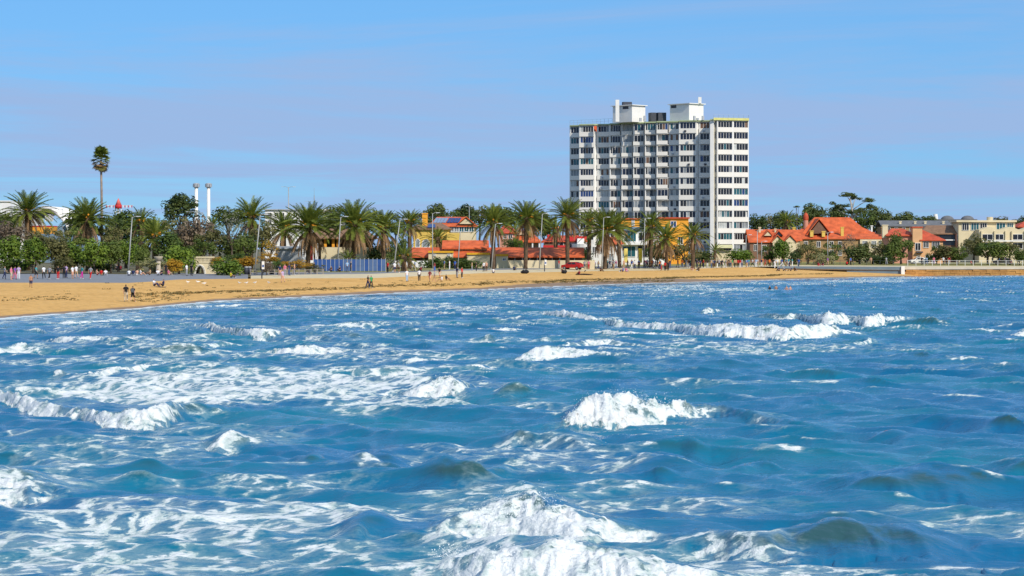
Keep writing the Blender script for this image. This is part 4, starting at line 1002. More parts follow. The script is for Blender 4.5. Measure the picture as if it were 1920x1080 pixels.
def frond_mesh(name, droop, matl, pairs=26, ll=.17, lw=.022, vee=.5, seed=0, hang=0.0):
    rr = random.Random(seed); m = MB(); pts = []; n = 9
    p = Vector((0, 0, 0)); a = 0.0
    for i in range(n + 1):
        pts.append(p.copy()); t = i / n
        a = -droop * t ** 1.4
        p = p + Vector((math.cos(a), 0, math.sin(a))) / n
    m.tube(pts, [.011 * (1 - .8 * i / n) + .002 for i in range(n + 1)], 3, False)
    def at(t):
        f = min(t * n, n - 1e-4); i = int(f); return pts[i].lerp(pts[i + 1], f - i), (pts[i + 1] - pts[i]).normalized()
    for k in range(pairs):
        t = .16 + .84 * (k + .5) / pairs; q, d = at(t); up = Vector((-d.z, 0, d.x))
        L_ = ll * (1 - .75 * abs(t - .42) ** 1.3 * 1.7) * rr.uniform(.8, 1.1)
        for sgn in (-1, 1):
            dirv = (d * .62 + Vector((0, sgn, 0)) * .85 + up * (vee * rr.uniform(.5, 1.2)) - Vector((0, 0, 1)) * hang).normalized()
            w = d * lw * rr.uniform(.8, 1.2); e = q + dirv * L_ - Vector((0, 0, 1)) * L_ * .18
            mid = q + dirv * L_ * .55
            m.add([q - w * .5, q + w * .5, mid + w * .6, e, mid - w * .5], [(0, 1, 2, 4), (4, 2, 3)])
    me = m.mesh(name, matl); return me
FR_UP = [frond_mesh('frond', .55, M_FROND, seed=i) for i in range(3)]
FR_MID = [frond_mesh('frond', 1.0, M_FROND, seed=10 + i, vee=.35) for i in range(3)]
FR_LOW = [frond_mesh('frond', 1.15, M_FROND_OLD, seed=20 + i, vee=.15, hang=.25) for i in range(3)]
FR_DEAD = [frond_mesh('frond', .9, M_FROND_DEAD, seed=30 + i, vee=0, hang=.5, ll=.13) for i in range(3)]
prng = random.Random(21)
def date_palm(label, px, Y, cy, top, width, nf=66, dead=.22, trunk_px=None, base_r=.42, fruit=True, group='date palms along the foreshore', lean=0.0, name='date_palm'):
    """cy: picture row of the crown's heart, width: spread of the crown in picture columns"""
    g = zg(px, Y); x = px2x(px, Y); root = thing(name, label, 'palm', (x, Y, g), prng.uniform(0, 6.28), group)
    L_ = (width * Y / F) * .56; hz = max(pz(cy, Y) - g, .5)
    L_ = max(L_, (pz(top, Y) - g - hz) * 1.02)
    m = MB(); n = 12; ring = []
    pts = [(lean * hz * (i / n) ** 1.5 * .0 + lean * hz * (i / n), 0, -.3 + (hz + .3) * i / n) for i in range(n + 1)]
    rad = [base_r * (1.25 if i == 0 else 1.0 if i < n - 3 else 1.0 + .42 * (i - n + 3) / 3) * prng.uniform(.94, 1.06) for i in range(n + 1)]
    m.tube(pts, rad, 9); m.build('trunk', M_TRUNK, root, True)
    tx = pts[-1][0]
    b = MB(); b.ball((tx, 0, hz + .1), base_r * 1.5, base_r * 1.5, base_r * 1.9, 9, 6); b.build('crown_boss', M_TRUNK, root, True)
    if fruit:
        b = MB()
        for i in range(7):
            a = prng.uniform(0, 6.28); d = Vector((math.cos(a), math.sin(a), prng.uniform(.2, .8)))
            b.tube([(tx, 0, hz + .2), Vector((tx, 0, hz + .3)) + d * L_ * .16, Vector((tx, 0, hz + .0)) + d * L_ * .27], [.05, .09, .16], 5)
        b.build('fruit_stalk', M_FRUIT, root)
    for i in range(nf):
        u = (i + .5) / nf                                   # 0 young and upright, 1 old and hanging
        az = i * 2.39996 + prng.uniform(-.25, .25)
        el = R(82) - R(118) * u ** .85 + prng.uniform(-.1, .1)
        if u < .30: me = prng.choice(FR_UP)
        elif u < .74: me = prng.choice(FR_MID)
        elif u < 1 - dead: me = prng.choice(FR_LOW)
        else: me = prng.choice(FR_DEAD); el = R(-28) - prng.uniform(0, .55)
        o = bpy.data.objects.new('frond', me); COL.objects.link(o); o.parent = root
        s_ = L_ * prng.uniform(.86, 1.05) * (.80 + .3 * min(u * 2, 1)) * (.82 if u > 1 - dead else 1)
        o.location = (tx + math.cos(az) * base_r * .5, math.sin(az) * base_r * .5, hz + .25 - .55 * u)
        o.rotation_euler = Euler((prng.uniform(-.25, .25), -el, az), 'XYZ'); o.scale = (s_, s_, s_)
    return root
PALMS = [
 ('date palm with a broad crown beside the white flat-roofed hall', 52, 375, 398, 353, 98, 70, .12),
 ('date palm with a hanging brown skirt beside the tall thin fan palm', 165, 368, 414, 369, 96, 74, .26),
 ('date palm showing orange fruit stalks above the olive bushes', 262, 392, 418, 386, 66, 52, .1),
 ('low date palm with a short trunk and arching fronds over the hedge', 290, 356, 446, 404, 86, 54, .08),
 ('small bright green palm above the stone underpass', 401, 372, 425, 400, 44, 40, .25),
 ('date palm with upright fronds behind the leaning lamp post', 470, 392, 410, 373, 88, 62, .2),
 ('date palm behind the grey corrugated shed', 533, 400, 432, 394, 82, 60, .3),
 ('date palm with a wide dry skirt of fronds in front of the cream pavilion', 577, 384, 428, 382, 107, 84, .34),
 ('fullest date palm rising over the blue fence', 662, 384, 424, 377, 106, 84, .24),
 ('date palm with orange fruit stalks at the end of the blue fence', 719, 390, 430, 389, 88, 70, .3),
 ('slim date palm beside the yellow house', 768, 412, 420, 390, 62, 56, .15),
 ('stemless young palm sprouting behind the blue fence', 654, 379, 488, 464, 46, 24, .1),
 ('low bushy palm growing beside the end of the blue fence', 756, 381, 484, 456, 64, 34, .1),
 ('young palm in front of the yellow house', 822, 450, 450, 428, 56, 40, .1),
 ('date palm with olive crown standing before the low orange-roofed kiosk', 925, 427, 420, 379, 80, 66, .14),
 ('tall date palm with a clean straight trunk beside the kiosk', 985, 433, 412, 369, 86, 68, .12),
 ('tall date palm with a thick trunk beside the red car', 1064, 437, 408, 369, 82, 68, .22),
 ('date palm half hidden behind the thick-trunked palm', 1042, 458, 432, 412, 56, 44, .2),
 ('date palm against the white curved house', 1104, 452, 416, 391, 60, 50, .15),
 ('leaning wide-crowned date palm above the crowd', 1134, 442, 434, 396, 96, 72, .2),
 ('date palm behind the wide-crowned leaning one', 1162, 456, 424, 396, 62, 50, .14),
 ('date palm in front of the glass-fronted club', 1220, 457, 428, 397, 72, 60, .16),
 ('date palm with dry fronds in front of the orange block', 1250, 447, 450, 422, 80, 64, .36),
 ('date palm with orange fruit stalks at the foot of the white tower', 1299, 452, 442, 417, 62, 54, .16),
 ('small palm among shrubs at the foot of the tower', 1340, 474, 472, 456, 38, 32, .15),
 ('date palm rising behind the terracotta cottage', 1475, 585, 418, 393, 52, 50, .2),
]
for lb, px, Y, cy, top, wd, nf, dd in PALMS:
    date_palm(lb, px, Y, cy, top, wd * prng.uniform(.96, 1.08), int(nf * prng.uniform(1.0, 1.25)), min(dd + prng.uniform(.02, .12), .42), lean=prng.uniform(-.05, .05), base_r=.20 if wd < 50 else .40, fruit=wd > 50)
# the tall fan palm
def fan_palm():
    px, Y = 190.5, 372; g = zg(px, Y); root = thing('fan_palm', 'very tall thin-stemmed fan palm with a small ragged head', 'palm', (px2x(px, Y), Y, g))
    hz = pz(300, Y) - g
    m = MB(); m.tube([(.0, 0, -.3), (.05, 0, hz * .3), (0, 0, hz * .7), (-.1, 0, hz)], [.30, .23, .19, .17], 9); m.build('trunk', mat('fan_palm_trunk', (.27, .21, .17), .9, .3, 2), root, True)
    def fan(name, matl, seed):
        rr = random.Random(seed); b = MB(); b.tube([(0, 0, 0), (.5, 0, .02)], .02, 4)
        for k in range(17):
            a = (k - 8) / 8 * 1.25; d = Vector((math.cos(a), math.sin(a), rr.uniform(-.08, .08))); s_ = d.cross(Vector((0, 0, 1))) * .06; L_ = rr.uniform(.55, .7)
            q = Vector((.5, 0, .02)); b.add([q - s_ * .4, q + s_ * .4, q + d * L_ * .6 + s_, q + d * L_ - Vector((0, 0, .14)), q + d * L_ * .6 - s_], [(0, 1, 2, 4), (4, 2, 3)])
        return b.mesh(name, matl)
    G_ = [fan('frond', M_FROND, 1), fan('frond', M_FROND, 2)]; D_ = [fan('frond', M_FROND_DEAD, 3), fan('frond', M_FROND_OLD, 4)]
    for i in range(46):
        u = i / 46; az = i * 2.4; el = R(72) - R(118) * u
        o = bpy.data.objects.new('frond', prng.choice(G_ if u < .62 else D_)); COL.objects.link(o); o.parent = root
        o.location = (-.1, 0, hz - 1.6 * u + .7); o.rotation_euler = (prng.uniform(-.4, .4), -el, az); s_ = prng.uniform(1.35, 1.85) * (1 - .2 * u); o.scale = (s_, s_, s_)
fan_palm()

# ================================================================ trees and shrubs
LEAF = {k: leaf_mat('foliage_' + k, a, b_) for k, a, b_ in (
    ('bright', (.06, .115, .014), (.22, .30, .035)), ('green', (.05, .09, .016), (.17, .21, .04)), ('dark', (.042, .072, .018), (.14, .165, .042)),
    ('olive', (.08, .085, .025), (.22, .20, .07)), ('brown', (.12, .085, .055), (.28, .21, .14)), ('gold', (.34, .17, .012), (.56, .33, .03)), ('pale', (.20, .20, .07), (.40, .37, .17)), ('grey', (.12, .13, .085), (.30, .30, .23)))}
M_BARK = mat('bark', (.10, .075, .055), .95, .35, 2, bump=.03)
M_PALEBARK = mat('pale_bark', (.42, .38, .33), .9, .2, 2)
def crown_mesh(seed, clumps, per, flat=1.0, leaf=.075, spread=.62, clump_r=(.26, .46), low=-.7):
    rr = random.Random(seed); b = MB()
    cs = []
    for i in range(clumps):
        for _ in range(30):
            v = Vector((rr.uniform(-1, 1), rr.uniform(-1, 1), rr.uniform(low, 1)))
            if .25 < v.length < 1: break
        cs.append((Vector((v.x * spread, v.y * spread, v.z * spread * flat)), rr.uniform(*clump_r)))
    for c, r_ in cs:
        for _ in range(per):
            d = Vector((rr.gauss(0, 1), rr.gauss(0, 1), rr.gauss(0, 1) + .15)).normalized()
            p = c + Vector((d.x, d.y, d.z * (.75 * flat + .2))) * r_ * rr.uniform(.72, 1.08)
            nrm = (d + Vector((rr.uniform(-.7, .7), rr.uniform(-.7, .7), rr.uniform(-.3, .9)))).normalized()
            u = nrm.orthogonal().normalized(); u = (Matrix.Rotation(rr.uniform(0, 6.28), 3, nrm) @ u); w = nrm.cross(u)
            s1 = leaf * rr.uniform(.6, 1.35); s2 = s1 * rr.uniform(.45, .8)
            b.add([p - u * s1, p - w * s2, p + u * s1, p + w * s2], [(0, 1, 2, 3)])
    return b
CROWN = {k: [crown_mesh(100 + i, 24, 84, spread=.72) for i in range(3)] for k in ('round',)}
CROWN['loose'] = [crown_mesh(200 + i, 22, 70, .95, .062, .80, (.18, .34)) for i in range(3)]
CROWN['flat'] = [crown_mesh(300 + i, 12, 70, .5, .07, .7, (.24, .36), -.3) for i in range(2)]
CROWN['sparse'] = [crown_mesh(400 + i, 12, 30, 1.0, .05, .72, (.2, .36)) for i in range(2)]
_cm = {}
def crown_data(kind, i, col):
    k = (kind, i, col)
    if k not in _cm: _cm[k] = CROWN[kind][i].mesh('crown', LEAF[col])
    return _cm[k]
vr = random.Random(77)
def tree(name, label, px, Y, cy, w, h, col, kind='round', group=None, bark=None, cat='tree'):
    """crown centred on picture row cy, w x h picture pixels"""
    g = zg(px, Y); k = Y / F
    root = thing(name, label, cat, (px2x(px, Y), Y, g), 0, group)
    cz = pz(cy, Y) - g; rx = w * k * .5; rz = h * k * .5
    low = name in ('shrub', 'flowering_shrub', 'hedge_shrub')
    cz = max(cz, rz * .6)
    m = MB(); zb = max(cz - rz * .5, .2)
    m.tube([(0, 0, -.2), (vr.uniform(-.1, .1), 0, zb * .5), (0, 0, zb)], [max(.06, rx * .085), max(.05, rx * .065), max(.04, rx * .05)], 7)
    for i in range(6):
        a = vr.uniform(0, 6.28); q = Vector((math.cos(a) * rx * .6, math.sin(a) * rx * .6, cz + rz * vr.uniform(-.1, .55)))
        s_ = Vector((0, 0, zb * vr.uniform(.6, 1))); m.tube([s_, s_.lerp(q, .55) + Vector((0, 0, .1 * rz)), q], [max(.04, rx * .045), max(.03, rx * .03), .02], 5)
    m.build('stem' if low else 'trunk', bark or M_BARK, root, True)
    o = bpy.data.objects.new('crown', crown_data(kind, vr.randrange(len(CROWN[kind])), col)); COL.objects.link(o); o.parent = root
    o.location = (0, 0, cz); o.rotation_euler = (0, 0, vr.uniform(0, 6.28)); k_ = 1.22 if low else 1.16; o.scale = (rx * k_, rx * k_, rz * (k_ + .12))
    return root
# hedge of shrubs behind the left promenade
HEDGE = [(-70, 470, 70, 52, 'green'), (-20, 478, 60, 50, 'bright'), (22, 476, 50, 52, 'bright'), (62, 476, 52, 52, 'bright'), (104, 470, 50, 46, 'olive'), (140, 480, 58, 48, 'bright'), (176, 478, 50, 46, 'bright'), (208, 478, 46, 46, 'green'), (240, 476, 44, 46, 'bright'), (122, 497, 46, 22, 'olive'), (30, 500, 60, 18, 'green'), (190, 502, 50, 16, 'green'), (265, 484, 30, 36, 'green')]
HEDGE_L = ['dark leafy shrub at the far end of the promenade hedge', 'leafy shrub below the white flat-roofed hall', 'bright leafy shrub under the greyish bare tree', 'bright rounded shrub at the foot of the broad-crowned palm', 'dull olive shrub breaking the green hedge', 'bright shrub in front of the skirted palm', 'bright shrub at the foot of the fan palm', 'mid green shrub just past the fan palm', 'bright shrub directly behind the promenade lamp post', 'low olive shrub at the front of the hedge', 'low green shrub spilling onto the promenade edge', 'low green shrub behind the seated people', 'small green shrub between the lamp post and low palm']
for i, (px, cy, w, h_, c) in enumerate(HEDGE):
    tree('hedge_shrub', HEDGE_L[i], px, 341 + (i % 3) * 2.5, cy, w, h_, c, group='hedge behind the promenade', cat='shrub')
T = [
 ('shrub', 'round bright green shrub beside the stone underpass', 336, 343, 487, 62, 46, 'bright', 'round'),
 ('shrub', 'round bright green shrub with a handrail in front of the underpass', 424, 338, 503, 58, 34, 'bright', 'round'),
 ('flowering_shrub', 'orange flowering shrub next to the concrete planter', 325, 336, 500, 34, 22, 'gold', 'round'),
 ('flowering_shrub', 'pale sage shrub behind the people sitting on the promenade wall', 282, 337, 497, 50, 26, 'pale', 'loose'),
 ('flowering_shrub', 'golden flowering shrub just past the underpass', 407, 346, 490, 24, 14, 'gold', 'round'),
 ('flowering_shrub', 'golden flowering shrub beside the leaning lamp post', 458, 344, 492, 46, 20, 'gold', 'round'),
 ('flowering_shrub', 'golden flowering shrub under the bronze-leaved trees', 505, 348, 483, 40, 18, 'gold', 'loose'),
 ('flowering_shrub', 'golden trailing shrub below the corrugated shed', 552, 352, 496, 56, 18, 'gold', 'loose'),
 ('flowering_shrub', 'low golden shrub at the near end of the blue fence', 592, 354, 502, 36, 14, 'olive', 'loose'),
 ('shrub', 'clipped dark green hedge block above the golden shrubs', 440, 352, 484, 46, 16, 'green', 'round'),
 ('shrub', 'grey-leaved shrub beside the sign post', 500, 340, 500, 26, 26, 'brown', 'loose'),
 ('shrub', 'green creeper mound beside the sign post', 520, 344, 498, 26, 24, 'green', 'loose'),
 ('tree', 'bare greyish brown tree in front of the white hall', 18, 356, 440, 78, 52, 'brown', 'loose'),
 ('tree', 'olive brown tree under the orange awning', 104, 358, 448, 62, 44, 'olive', 'loose'),
 ('tree', 'dull olive tree between the low palm and the hedge', 222, 362, 448, 62, 52, 'olive', 'loose'),
 ('tree', 'dark olive tree behind the fan palm stem', 205, 372, 430, 60, 50, 'dark', 'loose'),
 ('tree', 'broad dark fig tree standing above the other trees beside the twin masts', 338, 440, 392, 72, 46, 'dark', 'round'),
 ('tree', 'olive tree below the dark fig', 330, 372, 430, 64, 50, 'olive', 'loose'),
 ('tree', 'grey brown leafless tree in the middle of the thicket', 366, 364, 440, 70, 76, 'brown', 'loose'),
 ('tree', 'pale flowering tree above the underpass', 392, 360, 450, 60, 50, 'olive', 'loose'),
 ('tree', 'silver leaved tree with pale stems beside the small green palm', 434, 366, 436, 56, 74, 'grey', 'sparse'),
 ('tree', 'dark tree filling the thicket behind the underpass', 350, 380, 460, 80, 60, 'dark', 'round'),
 ('tree', 'dark shady tree behind the golden shrubs', 446, 378, 462, 84, 50, 'dark', 'round'),
 ('tree', 'olive tree beside the leaning lamp post', 490, 382, 446, 60, 60, 'olive', 'loose'),
 ('tree', 'bronze leaved tree next to the corrugated shed', 506, 374, 468, 46, 34, 'gold', 'sparse'),
 ('tree', 'dark tree behind the first palms', 236, 400, 440, 76, 70, 'green', 'round'),
 ('tree', 'tall dark tree between the fan palm and the thicket', 290, 420, 430, 80, 60, 'dark', 'loose'),
 ('tree', 'mid green tree over the round green shrub', 314, 352, 462, 56, 44, 'green', 'round'),
 ('tree', 'green tree filling the gap above the stone underpass', 380, 354, 466, 52, 36, 'green', 'loose'),
 ('tree', 'fresh green tree beside the silver leaved tree', 462, 360, 462, 54, 44, 'green', 'loose'),
 ('tree', 'green bushy tree below the orange fruit palm', 256, 354, 462, 50, 42, 'green', 'loose'),
 ('tree', 'olive green tree beside the skirted palm', 132, 362, 450, 56, 50, 'green', 'loose'),
 ('tree', 'leafy green tree in front of the white hall', 66, 360, 458, 50, 40, 'olive', 'round'),
 ('tree', 'dark bush behind the middle palms', 610, 404, 440, 60, 60, 'dark', 'round'),
 ('tree', 'dark bush at the end of the blue fence', 700, 398, 478, 56, 44, 'dark', 'round'),
 ('tree', 'dark bush beside the yellow house wall', 745, 402, 468, 44, 56, 'dark', 'loose'),
 ('tree', 'green tree showing over the white apartment block', 636, 440, 402, 60, 36, 'green', 'loose'),
 ('tree', 'dark green tree between two middle palms', 690, 436, 410, 50, 40, 'dark', 'loose'),
 ('tree', 'dark tree behind the slim palm', 742, 450, 420, 44, 46, 'dark', 'loose'),
 ('shrub', 'clipped hedge bush in front of the kiosk, lighter green', 812, 424, 500, 44, 24, 'green', 'round'),
 ('shrub', 'clipped hedge bush in front of the kiosk, beside the first palm', 878, 426, 498, 46, 22, 'green', 'round'),
 ('shrub', 'clipped dark hedge bush in front of the kiosk, between its neighbours', 845, 428, 498, 40, 22, 'dark', 'round'),
 ('shrub', 'rounded shrub against the white curved house', 1095, 460, 480, 34, 24, 'dark', 'round'),
 ('tree', 'bushy small tree in front of the red-roofed house', 962, 470, 458, 46, 26, 'dark', 'loose'),
 ('tree', 'light green small tree by the white verandah posts', 972, 466, 456, 22, 24, 'bright', 'loose'),
 ('tree', 'olive tree among the dry palms in front of the tower', 1285, 462, 474, 56, 44, 'olive', 'loose'),
 ('tree', 'dark tree in front of the glass-fronted club', 1232, 468, 470, 50, 44, 'dark', 'loose'),
 ('shrub', 'low dark shrub below the dry palm', 1318, 474, 484, 44, 20, 'dark', 'round'),
 ('shrub', 'dome-shaped bright green shrub at the foot of the tower', 1384, 500, 480, 48, 24, 'bright', 'round'),
 ('tree', 'bright green round tree before the terracotta cottage gables', 1466, 505, 471, 38, 38, 'bright', 'round'),
 ('tree', 'olive tree in front of the cottage end wall', 1515, 506, 472, 50, 42, 'olive', 'loose'),
 ('shrub', 'dark shrub between the bright tree and the olive tree', 1490, 503, 486, 24, 22, 'dark', 'round'),
 ('shrub', 'pale grassy shrub beside the olive tree', 1545, 500, 486, 44, 22, 'pale', 'loose'),
 ('tree', 'bare brown tree against the tan house wall', 1590, 512, 462, 44, 44, 'brown', 'sparse'),
 ('tree', 'dark spreading tree before the tan house', 1612, 508, 478, 56, 32, 'dark', 'round'),
 ('tree', 'broad green tree hiding the corner of the peach house', 1690, 508, 462, 52, 56, 'green', 'loose'),
 ('tree', 'olive tree beside the broad green tree', 1660, 510, 468, 36, 34, 'olive', 'loose'),
 ('shrub', 'low dark bush under the broad green tree', 1652, 504, 488, 54, 16, 'dark', 'round'),
 ('tree', 'low spreading tree between peach house and brown-roofed flats', 1775, 508, 474, 46, 28, 'olive', 'round'),
 ('tree', 'light green low tree next to the brown-roofed flats', 1796, 506, 476, 38, 30, 'green', 'loose'),
 ('tree', 'large olive tree in front of the modern white flats', 1826, 512, 462, 52, 46, 'olive', 'loose'),
 ('tree', 'green tree before the wavy parapet', 1852, 508, 468, 50, 36, 'green', 'loose'),
 ('tree', 'flat-topped brown green tree before the modern flats', 1894, 508, 464, 42, 30, 'olive', 'flat'),
 ('shrub', 'dark shrub beside the flat-topped tree', 1912, 504, 480, 30, 26, 'green', 'round'),
 ('tree', 'leafy tree against the brick end of the terracotta cottage', 1440, 508, 474, 34, 32, 'green', 'loose'),
 ('tree', 'mid green tree before the tan house windows', 1560, 508, 472, 42, 38, 'green', 'loose'),
 ('tree', 'olive tree between the dark spreading tree and the broad green tree', 1636, 509, 472, 44, 40, 'olive', 'loose'),
 ('tree', 'round green tree at the corner of the peach house', 1672, 506, 476, 40, 32, 'green', 'round'),
 ('tree', 'leafy tree partly hiding the recessed balconies', 1756, 509, 476, 36, 34, 'green', 'loose'),
 ('tree', 'dense green tree below the white balcony', 1872, 507, 472, 46, 34, 'green', 'round'),
 ('tree', 'green tree beyond the modern white flats', 1960, 512, 462, 60, 46, 'green', 'loose'),
 ('tree', 'spreading olive tree further along the sea wall', 2040, 515, 466, 60, 44, 'olive', 'loose'),
]
for nm, lb, px, Y, cy, w, h_, c, kd in T:
    tree(nm, lb, px, Y, cy, w, h_, c, kd, cat='shrub' if 'shrub' in nm else 'tree')
BACK = [(820, 400, 44, 26), (846, 403, 36, 20), (872, 400, 44, 24), (900, 398, 46, 24), (935, 402, 44, 26), (965, 404, 40, 26), (1000, 408, 44, 26), (790, 405, 34, 22), (1020, 420, 40, 30), (1080, 420, 40, 36),
        (1420, 416, 34, 26), (1446, 414, 34, 26), (1466, 412, 30, 24), (1500, 412, 36, 34), (1522, 404, 44, 30), (1548, 404, 44, 28), (1572, 406, 40, 28), (1612, 410, 46, 34), (1644, 410, 44, 30), (1672, 408, 40, 22), (1698, 410, 40, 20), (1722, 411, 36, 18), (1745, 412, 26, 16), (1890, 412, 60, 16), (1940, 412, 60, 18), (590, 398, 34, 20), (430, 402, 60, 26), (620, 396, 34, 18), (150, 418, 50, 40), (215, 412, 40, 34), (10, 425, 50, 40)]
for i, (px, cy, w, h_) in enumerate(BACK):
    wh = next(t for lim, t in ((200, 'behind the theatre'), (300, 'beside the fairground tower'), (560, 'behind the twin floodlight columns'), (700, 'over the white apartment block'), (860, 'behind the yellow house'), (1010, 'behind the kiosk palms'), (1100, 'beside the tower'), (1510, 'behind the terracotta cottage'), (1600, 'behind the red turret'), (1700, 'beside the gum tree'), (1760, 'over the slate terrace'), (9999, 'behind the modern flats')) if px < lim)
    tree('tree', ('dark', 'mid green', 'dark', 'olive')[i % 4] + (' dense' if i % 2 == 0 else ' loose') + ' tree in the far belt ' + wh, px, 620 + (i % 4) * 12 if px > 700 else 470 + (i % 4) * 8, cy + 6, w * 1.15, h_ * 1.5, ('dark', 'green', 'dark', 'olive')[i % 4], ('round', 'loose')[i % 2], group='trees behind the roofs')
# the open-crowned gum tree above the red roofs
def gum():
    px, Y = 1598, 600; g = zg(px, Y); root = thing('gum_tree', 'tall gum tree with flat separate tufts above the red roofs', 'tree', (px2x(px, Y), Y, g)); k = Y / F
    lobes = [(1587, 366, 40, 14), (1604, 372, 26, 12), (1626, 376, 30, 14), (1562, 382, 16, 10), (1580, 386, 34, 10), (1570, 393, 26, 12), (1630, 388, 22, 16), (1616, 396, 34, 14), (1598, 398, 30, 14)]
    m = MB(); z = lambda py: pz(py, Y) - g; x = lambda c: (c - px) * k
    m.tube([(0, 0, -.2), (x(1598), 0, z(410)), (x(1597), 0, z(390)), (x(1594), 0, z(372))], [.45, .34, .24, .12], 7)
    for c, r_, w, h_ in lobes: m.tube([(x(1598), 0, z(min(r_ + 18, 408))), ((x(1598) + x(c)) / 2, .2, z(r_ + 8)), (x(c), 0, z(r_))], [.18, .12, .05], 5)
    m.build('trunk', M_PALEBARK, root, True)
    for i, (c, r_, w, h_) in enumerate(lobes):
        o = bpy.data.objects.new('crown', crown_data('flat', i % 2, 'dark')); COL.objects.link(o); o.parent = root
        o.location = (x(c), vr.uniform(-1, 1), z(r_)); o.scale = (w * k * .58, w * k * .58, h_ * k * .95); o.rotation_euler = (0, 0, vr.uniform(0, 6))
gum()
tree('tree', 'small leaning tuft-topped tree rising over the dark belt', 1494, 610, 388, 14, 8, 'dark', 'flat')
# ================================================================ people
def row2Y(px, row, lo=None, hi=None):
    """depth on the ground that shows at this picture row"""
    lo = lo or float(WLINE(px)) + .3; hi = hi or float(EDGE(px)) + 90
    for _ in range(60):
        mid = (lo + hi) / 2
        if HY + (CAMH - zg(px, mid)) * F / mid > row: lo = mid
        else: hi = mid
    return (lo + hi) / 2
def skeleton(pose):
    J = {}
    def put(n, x, y, z, r): J[n] = (Vector((x, y, z)), r)
    put('pelvis', 0, 0, .95, .125); put('waist', 0, 0, 1.12, .115); put('chest', 0, .0, 1.33, .135); put('nb', 0, .01, 1.47, .065); put('neck', 0, 0, 1.53, .05)
    put('head', 0, -.015, 1.63, .088); put('crown', 0, .0, 1.70, .07); put('nose', 0, -.108, 1.625, .014)
    leg = {'stand': ((0, 0), (0, 0)), 'walk': ((-.35, .12), (.28, .45)), 'stride': ((.45, .02), (-.30, .62)), 'wade': ((0, 0), (0, 0))}
    if pose in leg:
        for sgn, (th, kn) in zip((-1, 1), leg[pose]):
            n = 'L' if sgn < 0 else 'R'; hx = sgn * .095
            hip = Vector((hx, 0, .90)); knee = hip + Vector((sgn * .008, -math.sin(-th) * .0 + math.sin(th) * -.42, -math.cos(th) * .42))
            an = th - kn; ank = knee + Vector((0, math.sin(an) * -.40, -math.cos(an) * .40))
            J['hip' + n] = (hip, .088); J['knee' + n] = (knee, .058); J['ank' + n] = (ank, .042); J['toe' + n] = (ank + Vector((sgn * .02, -.17, -.05 + .12 * max(0, -an))), .034)
    else:   # sitting on the ground, knees up
        dz = -.80
        for k in list(J): J[k] = (J[k][0] + Vector((0, .05, dz)), J[k][1])
        for sgn, n in ((-1, 'L'), (1, 'R')):
            J['hip' + n] = (Vector((sgn * .1, 0, .13)), .09); J['knee' + n] = (Vector((sgn * .14, -.36, .42)), .06); J['ank' + n] = (Vector((sgn * .12, -.60, .09)), .042); J['toe' + n] = (Vector((sgn * .13, -.77, .04)), .034)
    base = J['chest'][0]
    arm = {'stand': ((.05, .15), (.02, .2)), 'walk': ((.4, .35), (-.35, .25)), 'stride': ((-.4, .3), (.45, .4)), 'wade': ((.3, 1.2), (.25, 1.1)), 'sit': ((.7, .5), (.75, .5))}[pose]
    for sgn, n, (sh, el) in ((-1, 'L', arm[0]), (1, 'R', arm[1])):
        s = base + Vector((sgn * .185, .01, .08)); e = s + Vector((sgn * .055, -math.sin(sh) * .28, -math.cos(sh) * .28)); a2 = sh + el; w = e + Vector((sgn * -.005, -math.sin(a2) * .25, -math.cos(a2) * .25)); hnd = w + Vector((0, -math.sin(a2) * .08, -math.cos(a2) * .08))
        J['sho' + n] = (s, .062); J['elb' + n] = (e, .044); J['wri' + n] = (w, .032); J['hand' + n] = (hnd, .036)
    E = [('pelvis', 'waist', 'torso'), ('waist', 'chest', 'torso'), ('chest', 'nb', 'torso'), ('nb', 'neck', 'neck'), ('neck', 'head', 'head'), ('head', 'crown', 'head'), ('head', 'nose', 'head')]
    for n in 'LR':
        E += [('pelvis', 'hip' + n, 'hips'), ('hip' + n, 'knee' + n, 'thigh'), ('knee' + n, 'ank' + n, 'shin'), ('ank' + n, 'toe' + n, 'foot'), ('chest', 'sho' + n, 'torso'), ('sho' + n, 'elb' + n, 'upper'), ('elb' + n, 'wri' + n, 'fore'), ('wri' + n, 'hand' + n, 'hand')]
    return J, E
